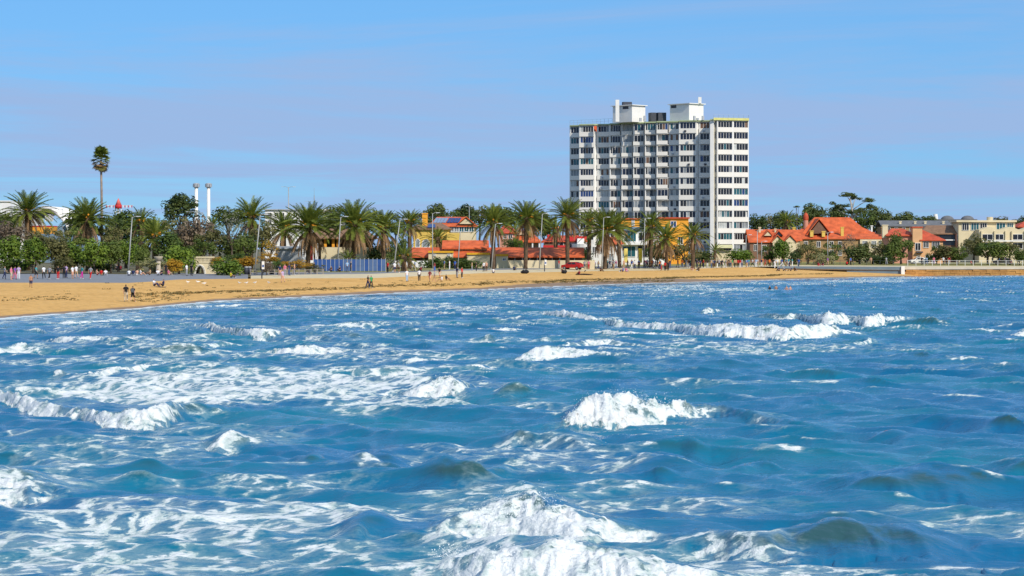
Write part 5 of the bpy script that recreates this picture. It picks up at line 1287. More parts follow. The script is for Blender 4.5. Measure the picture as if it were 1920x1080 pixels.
def make_person(pose):
    J, E = skeleton(pose); names = list(J); idx = {n: i for i, n in enumerate(names)}
    me = bpy.data.meshes.new('figure'); me.from_pydata([J[n][0] for n in names], [(idx[a], idx[b]) for a, b, c in E], [])
    o = bpy.data.objects.new('figure', me); COL.objects.link(o)
    o.modifiers.new('s', 'SKIN'); o.modifiers['s'].use_smooth_shade = True
    for i, n in enumerate(names):
        r_ = J[n][1]; sv = me.skin_vertices[0].data[i]
        sv.radius = (r_ * (1.22 if n in ('chest', 'waist', 'pelvis') else 1), r_ * (.85 if n in ('chest', 'waist', 'pelvis') else 1)); sv.use_root = n == 'pelvis'
    ss = o.modifiers.new('d', 'SUBSURF'); ss.levels = 1; ss.render_levels = 1
    dg = bpy.context.evaluated_depsgraph_get(); ev = o.evaluated_get(dg); body = bpy.data.meshes.new_from_object(ev)
    bpy.data.objects.remove(o); bpy.data.meshes.remove(me)
    V = [v.co.copy() for v in body.vertices]; NN = [v.normal.copy() for v in body.vertices]; FC = [tuple(p.vertices) for p in body.polygons]
    reg = []; tpar = []
    for f in FC:
        c = sum((V[i] for i in f), Vector()) / len(f); best = None
        for a, b, k in E:
            A, B = J[a][0], J[b][0]; d = B - A; t = max(0, min(1, (c - A).dot(d) / d.length_squared)); q = (c - A - d * t).length / max(J[a][1] * (1 - t) + J[b][1] * t, .01)
            if best is None or q < best[0]: best = (q, k, t, c)
        reg.append(best[1]); tpar.append((best[2], best[3]))
    # fingers and thumb on the body
    fb = MB()
    for n, sg in (('L', -1), ('R', 1)):
        w, hd = J['wri' + n][0], J['hand' + n][0]; d = (hd - w).normalized(); side = Vector((0, 1, 0)) - d * d.y; side.normalize()
        for k in range(4):
            q = hd + side * (.022 - .015 * k); L_ = (.075, .085, .08, .062)[k]; fb.tube([q - d * .02, q + d * L_ * .55, q + d * L_ * .9 + Vector((-sg * .02, 0, 0))], [.010, .009, .007], 4)
        q = hd - d * .05 - side * .03; fb.tube([q, q + d * .03 - side * .03, q + d * .06 - side * .035], [.011, .010, .008], 4)
    def sub(keep, off):
        mp = {}; vs = []; fs = []
        for f, r_, tc_ in zip(FC, reg, tpar):
            if keep(r_, *tc_):
                for i in f:
                    if i not in mp: mp[i] = len(vs); vs.append(V[i] + NN[i] * off)
                fs.append(tuple(mp[i] for i in f))
        m = bpy.data.meshes.new('cloth'); m.from_pydata(vs, [], fs); m.polygons.foreach_set('use_smooth', [True] * len(fs)); m.materials.append(None); return m
    hz = J['head'][0].z; hy = J['head'][0].y
    parts = dict(shirt=sub(lambda r_, t, c: r_ == 'torso' or (r_ == 'upper' and t < .75), .014), long=sub(lambda r_, t, c: r_ in ('hips', 'thigh') or (r_ == 'shin' and t < .92), .016),
                 short=sub(lambda r_, t, c: r_ == 'hips' or (r_ == 'thigh' and t < .8), .02), hair=sub(lambda r_, t, c: r_ == 'head' and (c.z > hz + .035 or (c.y > hy + .02 and c.z > hz - .08)), .014), shoe=sub(lambda r_, t, c: r_ == 'foot', .012))
    bb = MB(); bb.add(V, FC); bb.add(fb.v, fb.f); parts['body'] = bb.mesh('body', []); parts['body'].materials.append(None); parts['body'].polygons.foreach_set('use_smooth', [True] * len(parts['body'].polygons))
    return parts
FIG = {p: make_person(p) for p in ('stand', 'walk', 'stride', 'sit', 'wade')}
CC = dict(white=(.72, .72, .72), grey=(.30, .31, .33), black=(.015, .015, .018), navy=(.02, .03, .09), blue=(.04, .13, .48), lightblue=(.32, .47, .66), red=(.55, .02, .02), maroon=(.20, .02, .03), pink=(.68, .18, .26), magenta=(.55, .03, .28),
          purple=(.22, .06, .36), teal=(.05, .28, .30), green=(.04, .30, .10), yellow=(.70, .55, .03), orange=(.66, .17, .02), tan=(.45, .30, .16), beige=(.55, .46, .33), peach=(.66, .36, .24), brown=(.12, .06, .03), denim=(.06, .10, .22), lilac=(.48, .36, .55))
CM = {k: mat('cloth_' + k, v, .85, .12, 6) for k, v in CC.items()}
SKIN = [mat('skin_%s' % n, c, .6, .06, 8) for n, c in (('fair', (.58, .32, .22)), ('tan', (.42, .22, .13)), ('brown', (.22, .11, .06)))]
HAIR = [mat('hair_%s' % n, c, .7, .2, 20) for n, c in (('dark', (.018, .012, .01)), ('brown', (.09, .045, .02)), ('fair', (.34, .22, .08)))]
M_SHOE = mat('shoe_leather', (.04, .035, .035), .7); M_SHOEW = mat('white_shoe', (.6, .6, .6), .7)
pr = random.Random(5)
LAND = [(180, 'on the asphalt promenade'), (330, 'by the sage shrub'), (480, 'near the stone underpass'), (590, 'by the timber rail fence'), (725, 'by the blue fence'), (800, 'by the bushy palm'), (915, 'by the kiosk hedge'), (1040, 'by the kiosk wall'),
        (1100, 'by the red car'), (1180, 'under the leaning palm'), (1260, 'by the yellow banners'), (1345, 'at the foot of the tower'), (1405, 'by the dome-shaped shrub'), (1500, 'before the terracotta cottage'), (1700, 'behind the grey ramp'), (9999, 'on the sea wall walk')]
used = {}
def person(px, row, top, bottom, pose='stand', face=None, short=False, h=1.74, place=None, Y=None, dz=0.0, group='people along the shore', child=False, z=None):
    Y = Y or row2Y(px, row); face = pr.uniform(0, 6.28) if face is None else face
    if child: h *= .7
    zz_ = z if z is not None else zg(px, Y) + dz
    sand = float(WLINE(px)) < Y < float(EDGE(px)) - .3
    verb = {'stand': 'standing', 'walk': 'walking', 'stride': 'striding', 'sit': 'sitting', 'wade': 'wading'}[pose]
    where = place or (('on sand ' + [t for lim, t in LAND if px < lim][0].replace('on the asphalt promenade', 'below the promenade')) if sand else [t for lim, t in LAND if px < lim][0])
    kind = 'child' if child else 'person'
    lab = f"{kind} in {top + ' top' if top else 'bare-chested'} and {bottom} {'shorts' if short else 'trousers'} {verb} {where}".replace('in bare-chested and', 'bare-chested in')
    used[lab] = used.get(lab, 0) + 1
    root = thing('person', lab, 'person', (px2x(px, Y), Y, zz_), face, group, h / 1.74)
    def part(nm, me, m_):
        o = bpy.data.objects.new(nm, me); COL.objects.link(o); o.parent = root; o.material_slots[0].link = 'OBJECT'; o.material_slots[0].material = m_; return o
    f = FIG[pose]
    part('body', f['body'], pr.choice(SKIN[:2] if pr.random() < .85 else SKIN)); part('hair', f['hair'], pr.choice(HAIR))
    if top: part('shirt', f['shirt'], CM[top])
    part('shorts' if short else 'trousers', f['short' if short else 'long'], CM[bottom])
    if not short or pr.random() < .5: part('shoes', f['shoe'], pr.choice((M_SHOE, M_SHOEW)))
    return root
PEOPLE = [
 # promenade on the left
 (9, 524, 'grey', 'navy', 'walk'), (21, 525, 'pink', 'beige', 'stand', True), (28, 524.5, 'purple', 'pink', 'walk'), (35, 523, 'lilac', 'white', 'stand'), (68, 523, 'teal', 'black', 'walk', True), (82, 523, 'white', 'black', 'walk'), (93, 524, 'grey', 'black', 'walk'), (109, 523.5, 'black', 'red', 'stand'),
 (120, 522, 'black', 'black', 'stand'), (124, 521, 'lilac', 'navy', 'stand'), (136, 523, 'white', 'peach', 'stand', True), (143, 521.5, 'white', 'tan', 'walk', True), (154, 523.5, 'teal', 'magenta', 'walk'), (170, 524, 'grey', 'red', 'walk'), (-30, 523, 'blue', 'grey', 'walk'), (-60, 522, 'red', 'navy', 'walk'),
 # sitting at the back of the promenade
 (182, 516.5, 'peach', 'maroon', 'sit'), (190, 516.5, 'red', 'tan', 'sit'), (198, 516.5, 'white', 'grey', 'sit'), (242, 517, 'white', 'navy', 'sit'), (250, 516.5, 'navy', 'grey', 'sit'), (257, 516.5, 'peach', 'white', 'sit'), (264, 516.5, 'white', 'peach', 'sit'), (281, 516, 'tan', 'brown', 'sit'), (296, 516.5, 'white', 'grey', 'sit'), (303, 516.5, 'black', 'navy', 'sit'), (311, 516.5, 'black', 'black', 'stand'), (316, 516.5, 'pink', 'tan', 'sit'), (219, 507, 'navy', 'black', 'sit'), (226, 507, 'maroon', 'black', 'sit'),
 (350, 517, 'white', 'grey', 'stand'), (359, 517, 'black', 'black', 'stand'), (388, 511, 'black', 'maroon', 'walk'), (433, 521, 'yellow', 'black', 'sit'),
 (525, 519, 'navy', 'peach', 'walk', True), (534, 517, 'pink', 'grey', 'stand'), (542, 516.5, 'navy', 'denim', 'stand'), (530, 530, 'lilac', 'peach', 'walk', True), (552, 516, 'peach', 'grey', 'stand'), (580, 512.5, 'white', 'navy', 'sit'), (589, 512.5, 'black', 'black', 'stand'),
 (621, 509.5, 'brown', 'navy', 'sit'), (637, 509.5, 'black', 'black', 'sit'), (651, 510, 'lightblue', 'denim', 'stand'), (658, 510.5, 'black', 'black', 'stand'), (690, 541, 'black', 'navy', 'walk'), (696, 541, 'green', 'black', 'walk'),
 (727, 511, 'red', 'black', 'stand'), (740, 511.5, 'white', 'navy', 'stand', True), (748, 511.5, 'grey', 'black', 'stand', True), (760, 507, 'black', 'pink', 'stand'), (769, 507, 'black', 'black', 'stand'), (778, 508, 'lightblue', 'white', 'stand'), (789, 509, 'maroon', 'black', 'sit'),
 (763, 528, 'white', 'lightblue', 'stand'), (786, 527, 'white', 'black', 'stand'), (806, 529, 'maroon', 'peach', 'walk', True), (815, 529, 'grey', 'tan', 'walk', True), (824, 522, 'black', 'peach', 'walk', True), (828, 528, 'white', 'tan', 'sit'), (837, 526, 'black', 'tan', 'sit'),
 (815, 511, 'maroon', 'blue', 'stand'), (833, 506, 'blue', 'tan', 'stand'), (843, 506, 'white', 'white', 'stand'), (853, 506, 'blue', 'navy', 'stand'), (857, 521, 'navy', 'grey', 'stand'), (866, 521.5, 'red', 'black', 'stand'), (885, 509, 'tan', 'grey', 'stand'), (893, 509.5, 'black', 'black', 'stand'), (907, 509, 'white', 'black', 'stand'), (912, 508.5, 'peach', 'brown', 'stand'),
 (925, 512.5, 'white', 'navy', 'sit'), (964, 507, 'navy', 'black', 'sit'), (1048, 504, 'red', 'grey', 'stand'), (1054, 512, 'brown', 'black', 'sit'), (1086, 516, 'maroon', 'black', 'sit'),
 # the crowd
 (1096, 505, 'grey', 'navy', 'stand'), (1104, 505, 'pink', 'red', 'stand'), (1115, 505, 'lilac', 'black', 'stand'), (1122, 505.5, 'tan', 'navy', 'walk'), (1126, 509, 'black', 'brown', 'sit'), (1139, 504, 'teal', 'black', 'stand'), (1149, 504, 'white', 'black', 'walk'), (1155, 504, 'magenta', 'denim', 'walk'), (1163, 503, 'black', 'black', 'stand'), (1170, 503, None, 'tan', 'stand', True), (1177, 503, 'brown', 'navy', 'walk'), (1184, 503, 'peach', 'tan', 'stand'),
 (1190, 503.5, 'black', 'grey', 'walk'), (1198, 503.5, 'blue', 'navy', 'walk'), (1208, 502, 'red', 'navy', 'stand'), (1214, 502, 'white', 'grey', 'walk'), (1224, 503, 'blue', 'white', 'stand'), (1229, 503, 'grey', 'black', 'walk'), (1240, 507, 'white', 'red', 'stand'), (1247, 507.5, 'red', 'black', 'stand'), (1253, 507.5, 'black', 'black', 'stand'), (1271, 502, 'red', 'tan', 'walk'), (1279, 502, 'orange', 'denim', 'walk'), (1287, 502, 'grey', 'grey', 'stand'), (1294, 502, 'green', 'black', 'walk'),
 (1168, 510, 'blue', 'navy', 'sit'), (1174, 510, 'pink', 'lilac', 'sit'), (1297, 507, 'brown', 'peach', 'sit'), (1310, 508, 'black', 'black', 'sit'), (1307, 502, 'navy', 'navy', 'stand'), (1313, 502.5, 'navy', 'black', 'stand'), (1319, 502, 'red', 'navy', 'stand'), (1326, 502, 'black', 'white', 'walk'), (1337, 502, 'grey', 'brown', 'stand'), (1345, 503, 'black', 'white', 'stand'), (1353, 503, 'black', 'black', 'stand'), (1364, 501.5, 'tan', 'brown', 'walk'), (1373, 501.5, 'green', 'tan', 'stand'), (1384, 501.5, 'red', 'black', 'stand'), (1391, 501.5, 'grey', 'denim', 'stand'), (1401, 501.5, 'blue', 'tan', 'walk'),
 (1415, 500, 'peach', 'white', 'walk'), (1421, 500, 'white', 'tan', 'walk'), (1428, 500.5, 'navy', 'white', 'stand'), (1435, 500, 'maroon', 'red', 'walk'), (1444, 500, 'black', 'black', 'stand'), (1450, 500, 'black', 'grey', 'walk'), (1458, 500, 'white', 'grey', 'stand'), (1465, 500, 'lightblue', 'denim', 'walk'), (1474, 500, 'navy', 'black', 'stand'), (1480, 500, 'navy', 'navy', 'stand'), (1461, 508.5, 'navy', 'black', 'sit'), (1469, 508, 'grey', 'black', 'sit'), (1483, 508.5, 'navy', 'black', 'sit'), (1490, 508, 'brown', 'black', 'sit'),
 (1534, 498.5, 'maroon', 'red', 'sit'), (1543, 498.5, 'black', 'maroon', 'sit'), (1552, 497.5, 'purple', 'tan', 'walk'), (1588, 497, 'red', 'black', 'sit'), (1595, 497, 'blue', 'black', 'stand'), (1633, 496.5, 'peach', 'tan', 'walk'), (1662, 496.5, 'grey', 'grey', 'walk'), (1728, 496.5, 'black', 'black', 'stand'), (1738, 496.5, 'lightblue', 'denim', 'walk'), (1751, 496, 'pink', 'lilac', 'walk'), (1769, 496, 'white', 'black', 'walk'), (1774, 496, 'black', 'black', 'walk'), (1780, 496, 'red', 'white', 'walk'), (1821, 496, 'red', 'maroon', 'sit'), (1852, 496, 'pink', 'grey', 'walk'), (1861, 496, 'white', 'black', 'walk'), (1876, 496, 'peach', 'tan', 'walk'), (1885, 496, 'lilac', 'grey', 'walk'), (1895, 496, 'red', 'black', 'sit'),
]
tops = ['white', 'black', 'navy', 'grey', 'red', 'lightblue', 'pink', 'tan', 'blue', 'black', 'white', 'teal', 'brown', 'orange']; bots = ['black', 'navy', 'denim', 'tan', 'grey', 'white', 'brown']
have = [e[0] for e in PEOPLE]
for k in range(46):
    c_ = pr.uniform(1092, 1412) if k < 34 else pr.uniform(1412, 1500)
    PEOPLE.append((c_, (504.0 if c_ < 1260 else 501.8 if c_ < 1412 else 499.8) + pr.uniform(-1.2, .8), pr.choice(tops), pr.choice(bots), pr.choice(['stand', 'walk', 'stand', 'stride'])))
for e in PEOPLE:
    person(e[0], e[1], e[2], e[3], e[4], short=len(e) > 5 and e[5])
person(58, 540, None, 'navy', 'walk', 0.3, True, 1.55, place='alone on the sand below the hedge')
person(236, 566, 'black', 'beige', 'walk', 3.4, False, 1.78, place='beside the backpack wearer on the sand')
person(249, 567.5, 'black', 'black', 'stride', 3.0, True, 1.70, place='with a grey backpack on the sand')
person(289, 537, 'white', 'navy', 'sit', 1.2, False, place='on a dark blanket on the sand'); person(306, 537.5, 'navy', 'black', 'sit', -1.6, False, place='on the end of the dark blanket')
for px, row, t_, c_ in ((1443, 545, 'black', 'black'), (1455, 543.5, None, 'lilac'), (1475, 545, None, 'tan'), (1482, 545, None, 'maroon')):
    Yw = CAMH * F / (row - HY); person(px, row, t_, c_, 'wade', pr.uniform(0, 6), True, 1.72, place='waist-deep in the sea', Y=Yw, z=-1.0, group='bathers in the sea')
# backpack, blanket, bags
Yb = row2Y(249, 567.5); M_PACK = mat('backpack_cloth', (.10, .11, .12), .8)
m = MB(); m.box(-.15, .15, -.09, .09, 0, .42); m.box(-.11, .11, -.15, -.091, .05, .25); m.tube([(-.09, .09, .05), (-.1, .2, .25), (-.09, .09, .4)], .02, 5); m.tube([(.09, .09, .05), (.1, .2, .25), (.09, .09, .4)], .02, 5)
o = m.build('backpack', M_PACK); bv = o.modifiers.new('b', 'BEVEL'); bv.width = .04; bv.segments = 2; o.location = (px2x(249, Yb), Yb - .21, zg(249, Yb) + 1.0); tag(o, 'small grey backpack worn by the walker in black', 'backpack')
Yk = row2Y(297, 538.3); m = MB()
gv = [(i / 8 * 1.9 - .95, j / 6 * 1.4 - .7, .02 + .03 * math.sin(i * 2.1 + j)) for i in range(9) for j in range(7)]
m.add(gv, [(i * 7 + j, (i + 1) * 7 + j, (i + 1) * 7 + j + 1, i * 7 + j + 1) for i in range(8) for j in range(6)]); o = m.build('beach_blanket', CM['navy'], None, True); o.location = gp(297, Yk, .01); tag(o, 'dark blanket spread on the sand under two sitting people', 'blanket')
for px, row, lb in ((984, 513, 'bulging black sack lying on the pale concrete'), (1058, 513, 'dark bag beside the seated person near the red car'), (1095, 515.5, 'dark rug rolled out on the sand')):
    Ys = row2Y(px, row); m = MB(); w = 1.0 if px == 984 else .7
    m.ball((0, 0, .3 if px != 1095 else .1), w * .7 if px != 1095 else 1.5, .5, .38 if px != 1095 else .12, 12, 8); m.tube([(.1, 0, .6), (.18, 0, .75), (.3, 0, .7)], [.1, .06, .09], 6)
    for k in range(len(m.v)): m.v[k] = tuple(c * (1 + .10 * math.sin(9 * m.v[k][0] + 7 * m.v[k][2])) for c in m.v[k])
    o = m.build('sack' if px == 984 else 'bag' if px < 1090 else 'rug', CM['black'], None, True); o.location = gp(px, Ys); tag(o, lb, 'bag')

# ================================================================ walls, fences, posts
M_STONE = mat('stained_stone', (.30, .14, .04), .9, .45, .5, bump=.08, col2=(.52, .27, .08))
M_LEDGE = mat('ledge_concrete', (.55, .47, .36), .85, .12, .6)
M_RAMP = mat('blue_grey_concrete', (.15, .21, .26), .8, .12, .4)
def along(c0, c1, step, off=0.0):
    n = max(1, int(abs(c1 - c0) / step)); return [(px2x(c, EDGE(c) + off), float(EDGE(c)) + off, c) for c in np.linspace(c0, c1, n + 1)]
root = thing('sea_wall', 'rust-brown stone sea wall with a pale concrete ledge', 'wall', (px2x(1800, 485), 485, 0)); ox, oy = root.location.x, root.location.y
wr = random.Random(9)
for course, (za, zb_) in enumerate(((-1.2, -.05), (-.05, .42), (.42, .86), (.86, 1.28))):
    m = MB(); pts = along(1560, 3000, 8 + course * 1.5)
    for (xa, ya, ca), (xb, yb, cb) in zip(pts[:-1], pts[1:]):
        lo = max(za, -1.2); j = wr.uniform(0, .18)
        if ca < 1690 and course > 1: continue
        m.add([(xa + .02 - ox, ya - .5 - j - oy, lo), (xb - .02 - ox, yb - .5 - j - oy, lo), (xb - .02 - ox, yb - .5 - j - oy, zb_ - .02), (xa + .02 - ox, ya - .5 - j - oy, zb_ - .02), (xa + .02 - ox, ya + .3 - oy, lo), (xb - .02 - ox, yb + .3 - oy, lo), (xb - .02 - ox, yb + .3 - oy, zb_ - .02), (xa + .02 - ox, ya + .3 - oy, zb_ - .02)],
              [(0, 1, 2, 3), (3, 2, 6, 7), (1, 5, 6, 2), (4, 0, 3, 7)])
    m.build('stone_course', M_STONE, root)
m = MB(); pts = along(1690, 3000, 20)
for (xa, ya, ca), (xb, yb, cb) in zip(pts[:-1], pts[1:]):
    z1a, z1b = EDGEZ(ca) + .03, EDGEZ(cb) + .03
    m.add([(xa - ox, ya - .75 - oy, 1.29), (xb - ox, yb - .75 - oy, 1.29), (xb - ox, yb - .75 - oy, z1b), (xa - ox, ya - .75 - oy, z1a), (xa - ox, ya + .5 - oy, z1a), (xb - ox, yb + .5 - oy, z1b), (xa - ox, ya + .5 - oy, 1.29), (xb - ox, yb + .5 - oy, 1.29)], [(0, 1, 2, 3), (3, 2, 5, 4), (0, 6, 7, 1)])
m.build('ledge', M_LEDGE, root)
root = thing('beach_ramp', 'blue-grey concrete ramp running down to the sand with a white end post', 'ramp', (px2x(1580, 482), 482, 0)); ox, oy = root.location.x, root.location.y
def strip(name, c0, c1, za0, za1, zb0, zb1, y0, y1, matl):
    m = MB(); n = 16
    for i in range(n):
        a, b = c0 + (c1 - c0) * i / n, c0 + (c1 - c0) * (i + 1) / n; ta, tb = i / n, (i + 1) / n
        v = []
        for c, t in ((a, ta), (b, tb)):
            Y = float(EDGE(c)); zl, zh = za0 + (za1 - za0) * t, zb0 + (zb1 - zb0) * t
            v += [(px2x(c, Y) - ox, Y + y0 - oy, zl), (px2x(c, Y) - ox, Y + y0 - oy, zh), (px2x(c, Y) - ox, Y + y1 - oy, zh), (px2x(c, Y) - ox, Y + y1 - oy, zl)]
        m.add(v, [(0, 4, 5, 1), (1, 5, 6, 2), (3, 2, 6, 7), (0, 3, 7, 4)] + ([(0, 1, 2, 3)] if i == 0 else []) + ([(4, 7, 6, 5)] if i == n - 1 else []))
    return m.build(name, matl, root)
strip('parapet', 1455, 1686, 1.55, 1.22, 1.95, 1.90, -2.6, -2.2, M_RAMP); strip('footing', 1585, 1686, .2, .0, 1.0, 1.10, -2.3, -1.6, M_RAMP); strip('deck', 1455, 1686, 1.3, 1.0, 1.5, 1.2, -2.19, .4, M_LEDGE)
m = MB(); Y = float(EDGE(1688)); m.box(px2x(1685.5, Y) - ox, px2x(1692, Y) - ox, Y - 2.9 - oy, Y - 2.1 - oy, .2, 2.0); m.build('end_post', M_WHITE, root)
M_POST = mat('white_post', (.62, .62, .58), .6, .08, 3); M_TIMB = mat('weathered_timber', (.30, .26, .22), .9, .2, 3)
def fence(name, label, c0, c1, step, off, h, matl, rails=(1.0, .55), r_=.05, cat='fence'):
    pts = along(c0, c1, step, off); x_, y_, c_ = pts[0]; g0 = zg(c_, y_); rt = thing(name, label, cat, (x_, y_, g0))
    P = [Vector((x - x_, y - y_, zg(c, y) - g0)) for x, y, c in pts]
    pm = MB(); pm.box(-r_, r_, -r_, r_, -.2, h); pm.box(-r_ * 1.3, r_ * 1.3, -r_ * 1.3, r_ * 1.3, h + .001, h + .05); me = pm.mesh('post', matl)
    for p in P: o = link('post', me, rt); o.location = p
    for p, q in zip(P[:-1], P[1:]):
        for t in rails: m = MB(); m.tube([p + Vector((0, 0, h * t - .05)), q + Vector((0, 0, h * t - .05))], r_ * .7, 4); m.build('rail', matl, rt)
    return rt
fence('post_and_rail_fence', 'white post and rail fence along the top of the sea wall', 1702, 2040, 15, 9.5, 1.15, M_POST)
fence('timber_rail_fence', 'low weathered timber rail fence beside the sign post', 470, 606, 11, 14, .75, M_TIMB, (.95, .5), .07)
fence('lawn_fence', 'thin dark fence on the lawn in front of the tan house', 1500, 1700, 12, 12, 1.0, M_DARKM, (1.0,), .035)
# blue hoarding
M_POLE2 = mat('grey_fence_post', (.40, .42, .45), .6, .1, 3)
rt = thing('blue_fence', 'bright blue panel fence with pale posts in front of the palms', 'fence', (px2x(655, 372), 372, zg(655, 372))); gx = rt.location
M_BLUE = mat('blue_panel', (.03, .085, .27), .6, .12, .8); M_BLUE2 = mat('faded_blue_panel', (.08, .14, .28), .6, .12, .8)
cols = np.linspace(588, 723, 18); kx = 372 / F
for i in range(17):
    x0, x1 = (cols[i] - 655) * kx, (cols[i + 1] - 655) * kx; m = MB(); m.box(x0 + .05, x1 - .05, -.02, .02, .05, 1.95); m.box(x0 + .05, x1 - .05, -.04, -.021, .9, 1.0); m.build('panel', M_BLUE if i < 6 or i % 3 == 0 else M_BLUE2, rt)
pm = MB(); pm.tube([(0, 0, -.1), (0, 0, 2.05)], .045, 6); pm.ball((0, 0, 2.06), .07, n=6, m=4); pme = pm.mesh('post', M_POLE2)
for c in cols: o = link('post', pme, rt); o.location = ((c - 655) * kx, -.03, 0)
# lamp posts
M_POLE = mat('galvanised_pole', (.36, .36, .34), .5, .1, 3, metal=.2)
def lamp(px, Y, top, label, lean=0.0, heads=1, arm=1.2, r_=.09, matl=None, name='lamp_post', side=1):
    g = zg(px, Y); rt = thing(name, label, 'lamp post', (px2x(px, Y), Y, g), 0, 'lamp posts along the foreshore'); h_ = pz(top, Y) - g; dx_ = lean * Y / F
    m = MB(); m.tube([(0, 0, -.2), (dx_ * .5, 0, h_ * .5), (dx_, 0, h_)], [r_ * 1.3, r_, r_ * .7], 8); m.build('pole', matl or M_POLE, rt, True)
    for k in range(heads):
        s_ = side if heads == 1 else (1, -1)[k]
        m = MB(); m.tube([(dx_, 0, h_ - .1), (dx_ + s_ * arm * .6, 0, h_ + .12), (dx_ + s_ * arm, 0, h_ + .1)], .045, 5); a = m.build('arm', matl or M_POLE, rt)
        m = MB(); c = dx_ + s_ * arm; m.add([(c - .1, -.14, h_ + .03), (c + s_ * .6, -.10, h_ + .06), (c + s_ * .6, .10, h_ + .06), (c - .1, .14, h_ + .03), (c - .1, -.12, h_ + .17), (c + s_ * .5, -.08, h_ + .15), (c + s_ * .5, .08, h_ + .15), (c - .1, .12, h_ + .17)], [(0, 1, 2, 3), (7, 6, 5, 4), (0, 4, 5, 1), (1, 5, 6, 2), (2, 6, 7, 3), (3, 7, 4, 0)]); m.build('lamp_head', M_GREYM, a)
    m = MB(); m.box(-.16, .16, -.16, .16, -.1, .25); m.build('base', matl or M_POLE, rt)
for px, Y, top, ln, lb in ((240, 334, 407, 8, 'pale lamp post on the promenade in front of the hedge'), (477, 342, 403, 11, 'pale lamp post tilted beside the golden shrub'), (632, 378, 407, 7, 'lamp post between the two fullest palms'), (737, 370, 412, 13, 'leaning lamp post just past the blue fence'), (811, 400, 400, 0, 'thin lamp post before the yellow house'),
        (858, 420, 435, 5, 'lamp post leaning over the kiosk hedge'), (921, 416, 420, 8, 'lamp post beside the olive-crowned palm'), (1011, 424, 401, 6, 'lamp post between the two tall kiosk palms'), (1128, 436, 408, 4, 'lamp post against the leaning wide-crowned palm'), (1207, 452, 410, 2, 'lamp post in front of the glass-fronted club'), (1398, 500, 441, 1, 'lamp post beside the dome-shaped green shrub'), (1420, 498, 432, 0, 'grey lamp post before the brick end of the cottage'), (1428, 502, 453, 0, 'short pale pole next to the grey lamp post'), (1552, 500, 436, 0, 'lamp post beside the pale grassy shrub')):
    lamp(px, Y, top, lb, ln, arm=.7)
lamp(541, 560, 351, 'tall double-headed floodlight mast above the palms', 0, 2, 1.2, .14, name='floodlight_mast'); lamp(118, 470, 392, 'street lamp with a long curved arm beside the theatre', 0, 1, 3.0, .09, side=-1); lamp(880, 610, 388, 'far lamp post above the dark trees behind the kiosk', 0, 2, .5, .1); lamp(380, 430, 398, 'street lamp with a long arm among the thicket', 0, 1, 2.6, .09, side=-1)
for px, fl in ((368, 'white floodlight column next to the dark fig tree'), (391, 'white floodlight column standing clear of the dark fig tree')):
    Y = 600; g = zg(px, Y); rt = thing('floodlight_tower', fl, 'floodlight', (px2x(px, Y), Y, g), 0, 'twin floodlight columns'); hh_ = pz(352, Y) - g
    m = MB(); m.tube([(0, 0, -.3), (0, 0, hh_)], [.55, .42], 12); m.build('column', M_WHITE, rt, True)
    m = MB(); m.tube([(0, 0, hh_ + .002), (0, 0, hh_ + 1.2)], .62, 12); hd = m.build('lamp_ring', M_GREYM, rt, True)
    for k in range(8): a = k * .785; m = MB(); m.box(-.22, .22, -.12, .12, -.45, .45); o = m.build('floodlight', M_GREYM, hd); o.location = (math.cos(a) * .75, math.sin(a) * .75, hh_ + .6); o.rotation_euler = (0, 0, a + 1.57)
Y = 580; g = zg(589, Y); rt = thing('radio_mast', 'thin lattice radio mast with crossbars above the palms', 'mast', (px2x(589, Y), Y, g)); h_ = pz(352, Y) - g
m = MB()
for a in (0, 2.09, 4.19): m.tube([(math.cos(a) * .35, math.sin(a) * .35, -.2), (math.cos(a) * .05, math.sin(a) * .05, h_ * .9)], .05, 4)
m.tube([(0, 0, h_ * .85), (0, 0, h_)], .035, 4)
for k in range(14): z_ = h_ * .9 * k / 14; r_ = .35 - .3 * k / 14; q = [(math.cos(a) * r_, math.sin(a) * r_, z_ + (i % 2) * h_ * .03) for i, a in enumerate((0, 2.09, 4.19, 0))]; m.tube(q, .025, 3)
m.build('lattice', M_GREYM, rt); m = MB(); zc_ = pz(377.5, Y) - g; m.tube([(-2.4, 0, zc_), (1.1, 0, zc_)], .05, 4); m.tube([(-.6, 0, zc_ - .8), (.6, 0, zc_ - .8)], .05, 4); m.build('crossbar', M_GREYM, rt)
# fairground tower
Y = 560; g = zg(222, Y); rt = thing('fairground_tower', 'white framework tower with a red conical cap and red and white pennants', 'tower', (px2x(222, Y), Y, g)); z = lambda r_: pz(r_, Y) - g
m = MB()
for a in range(4): m.tube([(math.cos(a * 1.57) * 1.1, math.sin(a * 1.57) * 1.1, -.2), (math.cos(a * 1.57) * .7, math.sin(a * 1.57) * .7, z(391))], .12, 5)
for k in range(9): q = [(math.cos(a * 1.57) * .95, math.sin(a * 1.57) * .95, z(391) * (k + (a % 2) * .5) / 9) for a in range(5)]; m.tube(q, .05, 4)
m.build('framework', M_WHITE, rt); m = MB(); m.tube([(0, 0, z(390.9)), (0, 0, z(384))], .85, 12); m.build('drum', M_REDP, rt, True); m = MB(); m.tube([(0, 0, z(384) + .002), (0, 0, z(372))], [.75, .08], 12); m.build('cone', mat('pale_red_cone', (.68, .15, .12), .6), rt, True)
